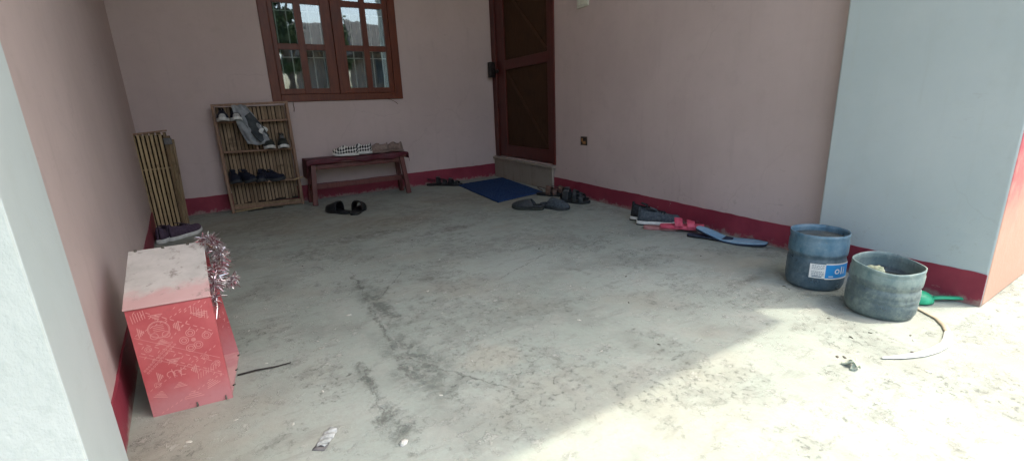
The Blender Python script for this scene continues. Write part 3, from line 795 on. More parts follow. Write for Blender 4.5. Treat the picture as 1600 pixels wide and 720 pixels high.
g = 'black and white running shoes by the right wall'
sneaker('black running shoe with chunky white sole, on the open floor side of its pair', 'shoe', M['slate'], M['white'], M['lining'], loc=(2.525,2.125,0), rz=R(-50), group=g, laces=M['black2'], H=.10, soleh=.030, chunky=True, L=.30)
sneaker('black running shoe with chunky white sole, on the wall side of its pair', 'shoe', M['black2'], M['white'], M['lining'], loc=(2.56,2.245,0), rz=R(-62), group=g, laces=M['black2'], H=.11, soleh=.030, chunky=True, L=.27)
g = 'pink slides by the right wall'
slide('pink two strap slide lying flat on the floor under its pair', 'slide', M['pinkr'], M['pinksole'], loc=(2.455,2.03,0), rz=R(-48), group=g, straps=((.42,.54),), H=.008, th=.019, L=.25)
slide('pink two strap slide resting on top beside the running shoes', 'slide', M['pinkr'], M['pinkr'], loc=(2.505,1.915,.021), rz=R(-52), group=g, straps=((.34,.52),(.62,.80)), H=.058, L=.275)
flipsole('flip_flop', 'dark navy flip flop lying flat under the light blue one', 'flip flop', M['dkblue'], M['black'], .27, .105, (2.50,1.70,0), R(-68), lambda u: .004*u, strap=None)
flipsole('flip_flop', 'warped light blue flip flop sole lying on the dark one by the skirting', 'flip flop', M['blue'], M['dkblue'], .41, .135, (2.535,1.585,.004), R(-76), lambda u: .046*max(0,1-u/.42)**1.2 + .008*max(0,(u-.8)/.2)**2 + .004*math.sin(u*9))

# ------------------------------------------------------------------ bamboo shoe rack
rk = thing('shoe_rack', 'split bamboo shoe rack with four shelves leaning against the back wall under the window', 'shoe rack', (.31,4.92,0))
RX0, RX1 = .012-.31, .625-.31
def ry(z): return -.080 + .045*(z/.95)             # front plane leans back
RD = .115
for sx in (RX0+.012, RX1-.012):
    b = MB(); b.bar((sx,ry(0),0),(sx,ry(.95),.952),.024,.024, up=(0,1,0)); b.build('post', M['rackwood'], rk, bevel=.003)
    b = MB(); b.bar((sx,ry(0)+RD-.012,0),(sx,ry(.95)+RD-.04,.94),.020,.022, up=(0,1,0)); b.build('post', M['rackwood'], rk, bevel=.003)
shelves = [(.808,.806),(.549,.543),(.272,.250),(.052,.030)]
for zl, zr in shelves:
    b = MB(); x0, x1 = RX0+.026, RX1-.026
    yf0, yb0 = ry(zl)-.004, ry(zl)+RD-.026
    n = 5
    for k in range(n):            # split bamboo strips running lengthwise
        ya = yf0+(yb0-yf0)*k/n+.0015; yc = yf0+(yb0-yf0)*(k+1)/n-.0015
        b.hexa([Vector(p) for p in ((x0,ya,zl-.016),(x1,ya,zr-.016),(x1,yc,zr-.016),(x0,yc,zl-.016),(x0,ya,zl),(x1,ya,zr),(x1,yc,zr),(x0,yc,zl))])
    b.build('shelf', M['rackwood'] , rk, bevel=.002)
b = MB(); b.bar((RX0,ry(.95),.945),(RX1,ry(.95),.957),.026,.020); b.build('top_rail', M['rackwood'], rk, bevel=.003)
b = MB()
n = 19
rr = random.Random(3)
for k in range(n):
    xa = RX0+.026+(RX1-RX0-.052)*k/n; w = (RX1-RX0-.052)/n
    zt = .935 - rr.random()*.012; zb = .055+rr.random()*.02
    wv = w*(.60+.20*rr.random()); dx = rr.uniform(-.004,.004)
    b.bar((xa+w/2, ry(zb)+RD-.016, zb),(xa+w/2+dx, ry(zt)+RD-.042, zt), wv, .006, up=(0,1,0))
b.build('back_slats', M['bamboo'], rk, bevel=.001)
b = MB(); b.hexa([Vector(p) for p in ((RX0+.03,ry(.03)+RD-.010,.05),(RX1-.03,ry(.03)+RD-.010,.05),(RX1-.03,ry(.03)+RD-.007,.05),(RX0+.03,ry(.03)+RD-.007,.05),(RX0+.03,ry(.93)+RD-.036,.93),(RX1-.03,ry(.93)+RD-.036,.93),(RX1-.03,ry(.93)+RD-.033,.93),(RX0+.03,ry(.93)+RD-.033,.93))]); b.build('gap_shade_sheet', M['gapshade'], rk)  # added dark sheet, paints the shade in the gaps of the back slats
b = MB(); b.bar((RX0+.026,ry(.04)+.006,.050),(RX1-.026,ry(.03)+.006,.032),.008,.050); b.build('bottom_board', M['bamboo'], rk, bevel=.002)
b = MB(); b.bar((.0,ry(.6)+.0,.552),(.003,ry(.62),.625),.020,.012, up=(0,1,0)); b.build('divider', M['rackwood'], rk)
b = MB(); b.bar((RX0+.03,ry(.03)-.006,.012),(RX0+.25,ry(.02)-.002,.020),.012,.008); b.build('loose_strip', M['bamboo2'], rk)
b = MB(); b.bar((RX1-.06,ry(.25)-.016,.246),(RX1+.025,ry(.25)-.016,.262),.012,.012); b.build('peg', M['bamboo2'], rk)

g = 'dark sneakers with white toes on the top shelf'
sneaker('dark sneaker with white toe cap on the top shelf, at the left rack post', 'shoe', M['navy'], M['white'], M['lining'], L=.20, loc=(.085,4.865,.807), rz=R(-92), group=g, toecap=M['greytoe'], H=.095)
sneaker('dark sneaker with white toe cap on the top shelf, half behind the hanging grey cloth', 'shoe', M['navy'], M['white'], M['lining'], L=.20, loc=(.185,4.865,.807), rz=R(-88), group=g, toecap=M['greytoe'], H=.095)
g = 'olive sneakers on the second shelf'
sneaker('dark olive sneaker with white sole on the second shelf, beside the small divider', 'shoe', M['olive'], M['white'], M['lining'], L=.21, loc=(.405,4.862,.546), rz=R(-86), group=g, H=.115, laces=M['greylining'], chunky=False)
sneaker('dark olive sneaker with white sole on the second shelf, at the right rack post', 'shoe', M['olive'], M['white'], M['lining'], L=.21, loc=(.525,4.862,.544), rz=R(-93), group=g, H=.115, laces=M['greylining'])
g = 'navy shoes crowded on the third shelf'
for (x, rz, hh, lb) in ((.085,-80,.10,'navy black shoe on the third shelf, first from the left post'), (.185,-60,.10,'navy black shoe on the third shelf, second from the left post'),
                    (.30,-95,.09,'navy black shoe on the third shelf, third from the left post'), (.405,-40,.085,'navy black shoe on the third shelf, the last before the empty right end')):
    sneaker(lb, 'shoe', M['navy'], M['dkgrey'], M['lining'], L=.21, loc=(x,4.868,.268-.03*(x/.6)), rz=R(rz), group=g, H=hh, laces=M['navy'])

# grey cloth draped over the rack
cl = thing('draped_cloth', 'crumpled grey cloth garment with dark panel hanging over the top shelves of the rack', 'cloth', (.25,4.84,.6))
def clothfn(u, v):
    # u across, v from top to bottom
    cx = .215 + .115*v; w = .060 + .050*math.sin(min(1,v*1.4)*math.pi/2)
    x = cx + (u-.5)*2*w*(.85) ; z = .955 - .365*v - .03*(u-.5)*v - .07*max(0,u-.55)*v*-1
    y = 4.872 - .06*min(1,v*4) + .012*math.sin(u*9+v*3)*(.3+v) + .008*math.sin(u*17-v*7)
    if v < .06: y = 4.905 - .08*(v/.06)*.6
    return (x-.25, y-.0-4.84, z-.6 + .004*math.sin(u*12))
b = MB(); b.grid(clothfn, 22, 34); b.build('light_panel', M['cloth'], cl, solid=.004)
def clothfn2(u, v):
    x0, z0 = .262, .855; x = x0 + .115*v + (u-.5)*.10*(.7+.3*math.sin(v*3)); z = z0 - .22*v + (u-.5)*.05 
    y = 4.800 + .010*math.sin(u*8+v*4) + .006*math.sin(v*15)
    return (x-.25, y-4.84, z-.6)
b = MB(); b.grid(clothfn2, 14, 22); b.build('dark_panel', M['clothdk'], cl, solid=.004)
b = MB(); b.grid(lambda u,v: (.352+.05*u+.012*math.sin(v*6)-.25, 4.795+.008*math.sin(u*6+v*5)-4.84, .77-.075*v-.03*u-.6), 8, 10); b.build('white_trim', M['labw'], cl, solid=.003)

# ------------------------------------------------------------------ bamboo bundle in the corner
bd = thing('bamboo_bundle', 'folded bundle of yellow bamboo slats leaning upright in the left corner', 'bamboo bundle', (-.43,4.55,0))
b = MB()
for k in range(7):
    xa = -.535+.43+.012+k*.0262
    b.bar((xa,-.01,.0),(xa-.006+.0015*k,.045,.735+.004*math.sin(k*2.1)),.0175+.002*math.sin(k*3.3),.010, up=(0,1,0))
b.build('front_slats', M['bamboo2'], bd, bevel=.002)
for z in (.47,):
    b = MB(); b.bar((-.115,.010+.045*z/.7,z),(.09,.010+.045*z/.7,z+.004),.012,.018, up=(0,1,0)); b.build('cross_bar', M['bamboo'], bd)
b = MB(); b.hexa([Vector(p) for p in ((-.112,.022,0),(.085,.022,0),(.085,.026,0),(-.112,.026,0),(-.118,.076,.73),(.088,.076,.73),(.088,.080,.73),(-.118,.080,.73))]); b.build('gap_shade_sheet', M['gapshade'], bd)  # added dark sheet, gives the gaps between front slats their shade
b = MB()
for k in range(3):
    b.bar((.088+.014*k,.02+.03*k,.0),(.096+.020*k,.065+.03*k,.75-.03*k),.020,.014, up=(1,-.6,0))
b.build('side_slats', M['bamboo'], bd, bevel=.002)
b = MB()
for k in range(5): b.bar((-.10+.038*k,.062,.0),(-.105+.04*k,.098,.752),.03,.012, up=(0,1,0))
b.build('back_slats', M['bamboo'], bd, bevel=.002)
b = MB(); b.bar((-.11,.055,.745),(.115,.060,.762),.045,.012); b.build('top_rail', M['rackwood'], bd)
b = MB(); b.box((.085,.03,.655),(.135,.045,.705)); b.build('paper_scrap', M['greylining'], bd)

# ------------------------------------------------------------------ bench
bn = thing('bench', 'low dark wooden bench with splayed legs standing against the back wall', 'bench', (1.16,4.77,0))
BZ = .425
b = MB(); b.box((-.475,-.12,BZ-.045),(.475,.12,BZ)); b.build('seat', M['benchwood'], bn, bevel=.008)
for sx, top in ((-1,-.43),(1,.43)):
    for sy in (-1,1):
        b = MB(); b.bar((top, sy*.085, BZ-.045),(top+sx*.035, sy*.115, 0),.045,.040, up=(0,1,0)); b.build('leg', M['benchwood'], bn, bevel=.004)
    b = MB(); b.bar((top+sx*.02,-.105,.16),(top+sx*.02,.105,.16),.025,.045); b.build('end_rail', M['benchwood'], bn, bevel=.003)
b = MB(); b.bar((-.44,0,.16),(.44,0,.16),.04,.05); b.build('stretcher', M['benchwood'], bn, bevel=.003)
b = MB(); b.bar((-.40,-.088,BZ-.070),(.40,-.088,BZ-.070),.018,.045); b.build('apron', M['benchwood'], bn, bevel=.003)
# cover
bc = thing('bench_cover', 'dark maroon cover draped over the bench top and hanging down at its left end', 'cover', (1.16,4.77,BZ))
def cov(u, v):
    # u along x (with left drop), v front to back
    s = -.475-.19 + u*(.95+.19+.075)
    if s < -.487: x = -.487-.010*math.sin((-.487-s)*9); z = .006-( -.487-s)
    elif s > .487: x = .487+.008; z = .006-(s-.487)
    else: x = s; z = .006
    tt = -.12-.055 + v*(.24+.09)
    over = 0
    if tt < -.128: y = -.128-.006*math.sin(s*23); over = -.128-tt
    elif tt > .128: y = .128; over = tt-.128
    else: y = tt
    z -= over*(1+.25*math.sin(s*9)+.2*math.sin(s*21+1))
    z += .003*mnoise.noise(Vector((x*9,y*9,2)))
    return (x, y, z)
b = MB(); b.grid(cov, 110, 34); b.build('cover_cloth', M['benchcloth'], bc, solid=.004)

g = 'checkered slip on shoes on the bench'
SZ = BZ+.0125
sneaker('black and white checkered slip on shoe at the front edge of the bench', 'shoe', M['check'], M['white'], M['lining'], L=.25, loc=(1.045,4.705,SZ), rz=R(160), group=g, slip=True, H=.095, soleh=.024)
sneaker('black and white checkered slip on shoe on the bench, nearer the wall', 'shoe', M['check'], M['white'], M['lining'], L=.25, loc=(1.20,4.775,SZ), rz=R(158), group=g, slip=True, H=.095, soleh=.024)
g = 'beige flats on the bench'
sneaker('dull beige flat shoe on the bench beside the checkered pair', 'shoe', M['beige'], M['beige'], M['lining'], L=.22, loc=(1.375,4.745,SZ), rz=R(168), group=g, slip=True, H=.095, soleh=.016)
sneaker('dull beige flat shoe at the right end of the bench', 'shoe', M['beige'], M['beige'], M['lining'], L=.21, loc=(1.550,4.775,SZ), rz=R(128), group=g, slip=True, H=.095, soleh=.016)

# ------------------------------------------------------------------ red box with pale sloping top, open on the right
bx = thing('red_box', 'red printed box with pale sloping top, open at one side, by the left wall', 'box', (-.2,1.7,0))
OX, OY = -.2, 1.7
F0, F1 = Vector((-.296,1.580,0)), Vector((-.093,1.552,0))
B0, B1 = Vector((-.300,1.868,0)), Vector((-.062,1.850,0))
B1t = Vector((-.094,1.850,0))
HF, HB_ = .340, .440
def panel(quad4, th, inward):     # quad as 4 corners, thickness along 'inward'
    q = [Vector(p) for p in quad4]; d = Vector(inward).normalized()*th
    return q + [p+d for p in q]
def vz(p, z): return Vector((p.x-OX, p.y-OY, z))
redmat = simple('red_print_paper', (.46,.055,.070), (.56,.095,.105), 9, .6, .15, 5)
pinkline = simple('pale_red_print_line', (.61,.265,.25), (.65,.305,.28), 40, .6)
fademat = simple('faded_pink_paper', (.55,.25,.26), (.60,.34,.33), 14, .7)
boardmat = simple('brown_board', (.20,.12,.085), (.30,.19,.14), 20, .9)
def m_lid():
    t = NT('pale_grubby_board'); o = t.obj
    y = t.sep(o)[1]
    c = t.mix(t.ramp(t.noise(o, 9, 5, .65), .35, .7), (.42,.40,.37), (.52,.495,.46))
    e = t.math('ADD', y, t.math('MULTIPLY', t.math('SUBTRACT', t.noise(o, 14, 5, .7), .5), .16))
    c = t.mix(t.ramp(e, -.03, -.10, 0, .7), c, (.54,.29,.28))
    c = t.mix(t.ramp(t.noise(o, 22, 6, .75), .54, .68, 0, .8), c, (.22,.19,.17))
    t.bsdf(c, .75, 0, t.bump(t.noise(o, 50, 3), .25, .002), .3); return t.m
lidmat = m_lid()
def redmat_fn():
    t = NT('red_print_paper_faded'); o = t.obj
    z = t.sep(o)[2]
    c = t.mix(t.ramp(t.noise(o, 9, 5, .6), .35, .7), (.44,.085,.092), (.52,.125,.130))
    e = t.math('ADD', z, t.math('MULTIPLY', t.math('SUBTRACT', t.noise(o, 12, 5, .7), .5), .14))
    c = t.mix(t.ramp(e, .13, .01, 0, .75), c, (.50,.24,.25))
    c = t.mix(t.ramp(t.noise(o, 26, 5, .75), .6, .72, 0, .4), c, (.28,.08,.085))
    t.bsdf(c, .62, 0, t.bump(t.noise(o, 60, 3), .2, .002), .4); return t.m
redm = redmat_fn()
# front panel frame: local 2D coords (a across 0..1, c up 0..1) -> 3D slightly proud
fn_n = Vector((F1.y-F0.y, -(F1.x-F0.x), 0)).normalized()
def fp(a, c, off=0.): p = F0.lerp(F1, a); return vz(p + fn_n*off, c*HF)
b = MB()
b.hexa([fp(0,0), fp(1,0), fp(1,0,-.010), fp(0,0,-.010), fp(0,1), fp(1,1), fp(1,1,-.010), fp(0,1,-.010)])
FWd = (F1-F0).length
def ln(p, q, w=.0017):            # printed line, metres in panel plane
    p = Vector((p[0],p[1])); q = Vector((q[0],q[1])); d = (q-p)
    if d.length < 1e-6: return
    d.normalize(); n = Vector((-d.y, d.x))*w/2
    pts = [p-n, q-n, q+n, p+n]
    for s_ in pts:
        if not (0.002 < s_.x < FWd-.002 and .003 < s_.y < HF-.003): return
    b.add([fp(s_.x/FWd, s_.y/HF, .0006) for s_ in pts], [(0,1,2,3)], 1)
def ring(cx, cy, r, w=.0017, n=22, a0=0, a1=2*math.pi):
    P = [(cx+r*math.cos(a0+(a1-a0)*k/n), cy+r*math.sin(a0+(a1-a0)*k/n)) for k in range(n+1)]
    for k in range(n): ln(P[k], P[k+1], w)
def tri(cx, cy, w, n, ang):       # hatched triangle made of shrinking bars
    ca, sa = math.cos(ang), math.sin(ang)
    for k in range(n):
        hw = w*(1-k/n)/2; yy = k*w*.13
        p = (-hw, yy); q = (hw, yy)
        ln((cx+p[0]*ca-p[1]*sa, cy+p[0]*sa+p[1]*ca), (cx+q[0]*ca-q[1]*sa, cy+q[0]*sa+q[1]*ca), .0024)
def medallion(cx, cy, r, kind):
    if kind == 0:
        ring(cx, cy, r); ring(cx, cy, r*.9, .001)
        for k in range(4): ln((cx-r*.5,cy+r*(.5-.22*k)),(cx+r*.5,cy+r*(.5-.22*k)))
        ring(cx-r*.55, cy-r*.7, r*.36); ring(cx+r*.55, cy-r*.7, r*.36)
    else:
        for k in (-1,0,1): ring(cx+k*r*.6, cy, r*.36, .0022, 16, .6*k, .6*k+4.6)
        for k in (-1,1): ln((cx+k*r*.3,cy-r*.5),(cx+k*r*.45,cy+r*.6),.002)
    tri(cx, cy+r*1.75, r*1.3, 4, math.pi); tri(cx, cy-r*1.75, r*1.3, 4, 0)
    tri(cx-r*1.85, cy, r*1.2, 4, math.pi*1.5); tri(cx+r*1.85, cy, r*1.2, 4, math.pi*.5)
medallion(.066, .270, .026, 0); medallion(.083, .125, .026, 1); 
for (cx,cy) in ((.137,.242),(.118,.222),(.130,.195),(.150,.200)): ring(cx,cy,.011); ring(cx,cy,.006)
ring(.141,.219,.005); ring(.141,.219,.0025,.003); ring(.175,.225,.011); ring(.175,.225,.006)
for k in range(-2, 12):           # dashed diagonal bands
    x = .012+.017*k
    for s_, oy in ((-1,.248),(-1,.216),(-1,.355)):
        yy = oy - .62*x
        ln((x,yy),(x+.009,yy-.006),.0022)
        ln((x+.004,yy-.020),(x+.010,yy-.013),.0018)
for k in range(10):
    x = .088+.011*k; yy = .235+.011*k*.9
    ln((x,yy),(x+.005,yy+.006),.002)
for k in range(14):
    x = .010+.006*k; yy = .172+.0055*k-.02
    ring(x,yy,.0025,.0012,8); ring(x+.006,yy-.008,.0025,.0012,8)
for oy in (.262,.205): ln((.006,oy-.004),(.196,oy-.118),.0012)
for k in range(16):
    x = .01+.0125*k
    for (oy, sl) in ((.330,-.62),(.135,.55),(.045,.5),(.30,.42)):
        yy = oy+sl*(x-.1)
        ln((x,yy),(x+.006,yy+.005),.0018)
for (cx,cy) in ((.03,.215),(.185,.13),(.16,.155),(.03,.10)): ring(cx,cy,.008,.0013); ring(cx,cy,.004,.0013)
for k in range(7): ln((.150+.006*k,.30-.004*k),(.153+.006*k,.325-.004*k),.0016)
for k in range(7): ln((.012+.006*k,.30+.002*k),(.010+.006*k,.325+.002*k),.0016)
for k in range(8): ln((.13+.007*k,.09+.003*k),(.133+.007*k,.108+.003*k),.0016)
tri(.165,.06,.04,5,.4); tri(.03,.06,.035,5,-.3); tri(.11,.035,.05,4,0); tri(.17,.30,.04,4,math.pi)
b.build('front_panel', [redm, pinkline], bx)
# lid
b = MB()
lq = [vz(F0+Vector((-.004,-.003,0)),HF+.001), vz(F1+Vector((.002,-.003,0)),HF+.001), vz(B1t,HB_), vz(B0,HB_)]
b.hexa(lq + [p+Vector((0,-.001,.004)) for p in lq]); b.build('lid', lidmat, bx, bevel=.002)
# left side, back, bottom
b = MB(); q = [vz(F0,0), vz(B0,0), vz(B0,HB_-.002), vz(F0,HF-.002)]; q = [p+Vector((.001,.011 if i in (0,3) else -.001,0)) for i,p in enumerate(q)]
b.hexa([q[0],q[0]+Vector((.008,0,0)),q[1]+Vector((.008,0,0)),q[1],q[3],q[3]+Vector((.008,0,0)),q[2]+Vector((.008,0,0)),q[2]]); b.build('side_panel', redm, bx)
b = MB(); b.hexa([vz(B0,0),vz(B1,0),vz(B1,0)+Vector((0,.009,0)),vz(B0,0)+Vector((0,.009,0)),vz(B0,HB_),vz(B1t,HB_),vz(B1t,HB_)+Vector((0,.009,0)),vz(B0,HB_)+Vector((0,.009,0))])
rr = random.Random(5)
for k in range(46):                # printed squiggles on the inside of the back panel
    x = rr.uniform(.10,.136); z = rr.uniform(.10,.38); a = rr.uniform(0,3.1); l = rr.uniform(.006,.014)
    yv = lambda xx: (1.868-.018*((xx+OX+.300)/.238))-OY-.001
    p0 = Vector((x-.0,0,z)); d = Vector((math.cos(a)*.6,0,math.sin(a)))*l; n = Vector((-d.z,0,d.x)).normalized()*.001
    if x > .135-.03*z/.44*1.2: continue
    b.add([Vector((p.x, yv(p.x), p.z)) for p in (p0-n, p0+d-n, p0+d+n, p0+n)], [(0,1,2,3)], 1)
b.build('back_panel', [redm, pinkline], bx)
b = MB(); q = [vz(F0,.002)+Vector((.01,.012,0)), vz(F1,.002)+Vector((0,.012,0)), vz(B1,.002)+Vector((0,-.002,0)), vz(B0,.002)+Vector((.01,-.002,0))]
b.hexa(q+[p+Vector((0,0,.012)) for p in q]); b.build('bottom_panel', fademat, bx)
b = MB()
for a, c in ((.06,.985),(.9,.985)): 
    p = fp(a,c,.0); b.tube([p+Vector((0,.012,.002)),p+Vector((0,.012,.0085))], .0045, 8)
for p in (vz(B0,HB_+.004)+Vector((.02,-.012,0)), vz(B0.lerp(B1t,.45),HB_+.004)+Vector((0,-.012,0)), vz(B0.lerp(B1t,.78),HB_+.004)+Vector((0,-.012,0))):
    b.tube([p-Vector((0,0,.002)), p+Vector((0,0,.004))], .004, 8)
for a in (.55,.92): 
    p = fp(a,.01,.0); b.tube([p+Vector((0,-.001,.004)), p+Vector((0,-.006,.004))], .003, 8); b.tube([p+Vector((0,-.004,.0)), p+Vector((0,-.004,.014))], .002, 6)
for k, zz in ((.15,.018),(.5,.016),(.85,.018)):
    p = vz(F1.lerp(B1,k),zz); b.tube([p, p+Vector((.008,0,.003))], .0025, 6)
b.build('nails', M['speck'], bx)

# tinsel garland
def m_tinsel():
    t = NT('tinsel_foil'); info = t.n('ShaderNodeNewGeometry'); r = info.outputs['Random Per Island']
    c = t.mix(t.ramp(r, .35, .6), (.62,.57,.57), (.30,.10,.12)); c = t.mix(t.ramp(r, .85,.9), c, (.72,.73,.73))
    t.bsdf(c, .28, .8); return t.m
ti = thing('tinsel_garland', 'frayed silver and red tinsel garland spilling from the open side of the red box', 'tinsel', (-.075,1.72,.3))
def tinsel(path, rad, count, seed, lenf=1.):
    rr = random.Random(seed); b = MB(); P = [Vector(p) for p in path]
    for k in range(count):
        s_ = rr.random()*(len(P)-1); i = int(s_); p = P[i].lerp(P[i+1], s_-i)
        d = Vector((rr.gauss(0,1), rr.gauss(0,1), rr.gauss(0,1))).normalized()
        tl = rad*rr.uniform(.5,1.1)*lenf; d = (d+Vector((0,0,-.35))).normalized(); w = Vector((rr.gauss(0,1), rr.gauss(0,1), rr.gauss(0,1))).cross(d).normalized()*.0012
        bend = Vector((rr.gauss(0,1),rr.gauss(0,1),rr.gauss(0,1)-1.1))*tl*.24
        q0, q1, q2 = p, p+d*tl*.5, p+d*tl+bend
        b.add([q0-w,q0+w,q1+w,q1-w,q2+w*.5,q2-w*.5], [(0,1,2,3),(3,2,4,5)])
    return b
tin = m_tinsel()
def loc_(pts): return [(x+.075,y-1.72,z-.3) for x,y,z in pts]
tinsel(loc_([(-.092,1.84,.452),(-.072,1.83,.452),(-.058,1.81,.425),(-.052,1.79,.390),(-.070,1.74,.365)]), .031, 1700, 1).build('bushy_strand', tin, ti)
tinsel(loc_([(-.075,1.72,.38),(-.075,1.68,.362),(-.082,1.63,.350)]), .033, 700, 2).build('loose_strand', tin, ti)
tinsel(loc_([(-.045,1.66,.345),(-.026,1.66,.350)]), .023, 300, 3).build('tuft', tin, ti)
tinsel(loc_([(-.086,1.60,.33),(-.080,1.60,.29)]), .026, 60, 4, 1.3).build('hanging_threads', tin, ti)
b = MB(); b.tube(loc_([(-.086,1.80,.445),(-.056,1.80,.41),(-.060,1.74,.37),(-.048,1.66,.345)]), .0022, 5); b.build('core_wire', M['wire'], ti)

# thin stick beside the box
o = MB().tube([(-.075,0,.006),(-.02,.003,.007),(.04,-.002,.006),(.09,.004,.005)], [.0028,.003,.0026,.0016], 6).build('twig', M['twig'])
o.location = (0,1.672,0); o.rotation_euler = (0,0,R(-8))
tag(o, 'thin black stick lying on the floor beside the red box', 'stick')
o = MB().tube([(-.14,0,.005),(-.07,.014,.006),(.0,.004,.009),(.07,.012,.006),(.15,-.008,.005)], .003, 6).build('twig', M['twig'])
o.location = (.28,4.80,0)
tag(o, 'thin black stick lying on the floor under the shoe rack', 'stick')

# ------------------------------------------------------------------ water jugs cut open as tubs
def jug(name, label, loc, r, H, mat, rz, tilt, cut, seed):
    t = thing(name, label, 'tub', loc, rz); t.rotation_euler = (tilt[0], tilt[1], rz)
    prof = [(0,.012),(r*.55,.010),(r*.82,.0),(r*.93,.006),(r*.985,.024),(r*1.0,.05)]
    zz = .05
    k = H-.05
    for f, q in ((.08,1.0),(.11,.982),(.14,1.0),(.22,1.0),(.25,.985),(.28,1.0),(.34,.995),(.42,.985),(.455,.955),(.50,.955),(.54,.99),(.60,1.0),(.80,1.0),(.84,.985),(.88,.975),(.93,.985),(1.0,.985)): prof.append((r*q, .05+k*f))
    def wob(rr_, z, a, j):
        n = mnoise.noise(Vector((math.cos(a)*1.5+seed, math.sin(a)*1.5, z*6)))
        fz = (z/H)**3
        return (rr_*(1+.012*n*(z/H)), z + fz*cut(a))
    b = MB(); b.lathe(prof, 64, 0, wob)
    b.build('shell', mat, t, solid=.004)
    return t
# left jug
J1 = (2.228,.966,0)
t = jug('water_jug_tub', 'cut down blue water jug with a white and blue label beside the pillar', J1, .116, .250, M['jug'], 0, (R(0),R(0)), lambda a: .004*math.sin(a*2), 1)
b = MB(); b.lathe([(0,.226),(.06,.229),(.106,.226)], 40); b.build('contents', M['water'], t)
b = MB(); b.lathe([(.1115,.226),(.1150,.240),(.1155,.254),(.1115,.254),(.1095,.24)], 48); b.build('rim', M['jug'], t)
# label band, facing the camera side right
def band(z0, z1, a0, a1, r, tilt=0.):
    return lambda u, v: ((r)*math.cos(a0+(a1-a0)*u), (r)*math.sin(a0+(a1-a0)*u), z0+(z1-z0)*v+tilt*(u-.5))
aw0, aw1, ab1 = R(194), R(223), R(281)
b = MB(); b.grid(band(.066,.130,aw0,aw1,.1182), 16, 2, 0)
b.grid(band(.068,.1285,aw1,ab1,.1182), 24, 2, 1); b.grid(band(.1287,.134,aw1,ab1,.1182), 24, 2, 0); b.grid(band(.062,.0678,aw1,ab1,.1182), 24, 2, 0)
rr = random.Random(11)
for row in range(7):               # rows of small print
    z = .124-row*.0072; a = aw0+R(4)
    while a < aw1-R(3):
        l = R(rr.uniform(1.5,5)); 
        if row not in (3,): b.grid(band(z-.0016,z+.0016,a,min(a+l,aw1-R(1)),.1186), 4, 2, 2)
        a += l+R(1.2)
b.grid(band(.071,.0765,aw0+R(5),aw1-R(6),.1187), 6, 2, 2)
lab = b.build('label', [M['labw'], M['labb'], M['labtext']], t)
def ringband(cx_a, cz, ro, ri, sq=1., n=24, a0=0, a1=2*math.pi, r=.1188):
    b = MB()
    def fn(u, v):
        a = a0+(a1-a0)*u; rad = ri+(ro-ri)*v
        ang = cx_a + rad*math.cos(a)*sq/r
        return (r*math.cos(ang), r*math.sin(ang), cz+rad*math.sin(a))
    b.grid(fn, n, 2); return b
lt = MB()
for bb in (ringband(R(247),.098,.0115,.007), ): lt.add(bb.v, bb.f)
for (za,zb,a0,a1) in ((.085,.118,R(256.0),R(258.5)),(.085,.107,R(263),R(265.5)),(.110,.115,R(263),R(265.5))):
    q = MB(); q.grid(band(za,zb,a0,a1,.1188), 4, 2); lt.add(q.v, q.f)
for (za,zb,a0,a1) in ((.074,.078,R(230),R(239)),):
    q = MB(); q.grid(band(za,zb,a0,a1,.1188), 4, 2); lt.add(q.v, q.f)
lt.build('label_lettering', M['labw'], t)
# right jug
J2 = (2.130,.676,0)
t = jug('water_jug_tub', 'dusty low cut grey water jug tub holding a mossy stone, at the sunlit edge', J2, .117, .203, M['jug2'], 0, (R(2),R(0)), lambda a: .005*math.sin(a+1.0)+.004*math.sin(3*a), 6)
b = MB(); b.lathe([(0,.135),(.07,.137),(.106,.134)], 40); b.build('contents', M['water'], t)
b = MB()
for s_, (x,z,l) in enumerate(((-.05,.11,.03),(-.03,.10,.012))): pass
st = MB(); nn = 14
def stone(u, v):
    th = math.pi*u; ph = 2*math.pi*v; d = Vector((math.sin(th)*math.cos(ph), math.sin(th)*math.sin(ph), math.cos(th)))
    r = .030*(1+.45*mnoise.noise(d*1.6+Vector((3,1,2)))+.2*mnoise.noise(d*4))
    return (d.x*r, d.y*r, d.z*r*1.25)
st.grid(stone, 16, 22)
o = st.build('stone', M['stone']); o.location = (2.085,.690,.160)
tag(o, 'small mossy grey green stone lying in the low cut jug tub', 'stone')

# green scoop behind
sc = thing('plastic_scoop', 'green plastic scoop with long handle lying behind the right tub by the skirting', 'scoop', (2.375,.590,0), R(-38))
b = MB()
def bowl(u, v):
    th = math.pi*.5*u; ph = 2*math.pi*v
    return (-.045+.058*math.sin(th)*math.cos(ph), .047*math.sin(th)*math.sin(ph), .006+.044*math.cos(th))
b.grid(bowl, 12, 28); b.build('bowl', M['green'], sc, solid=.003)
b = MB(); b.tube([(.0,0,.016),(.05,0,.018),(.11,0,.016),(.165,0,.012)], [.014,.012,.012,.013], 8, flat=.55); b.build('handle', M['green'], sc)

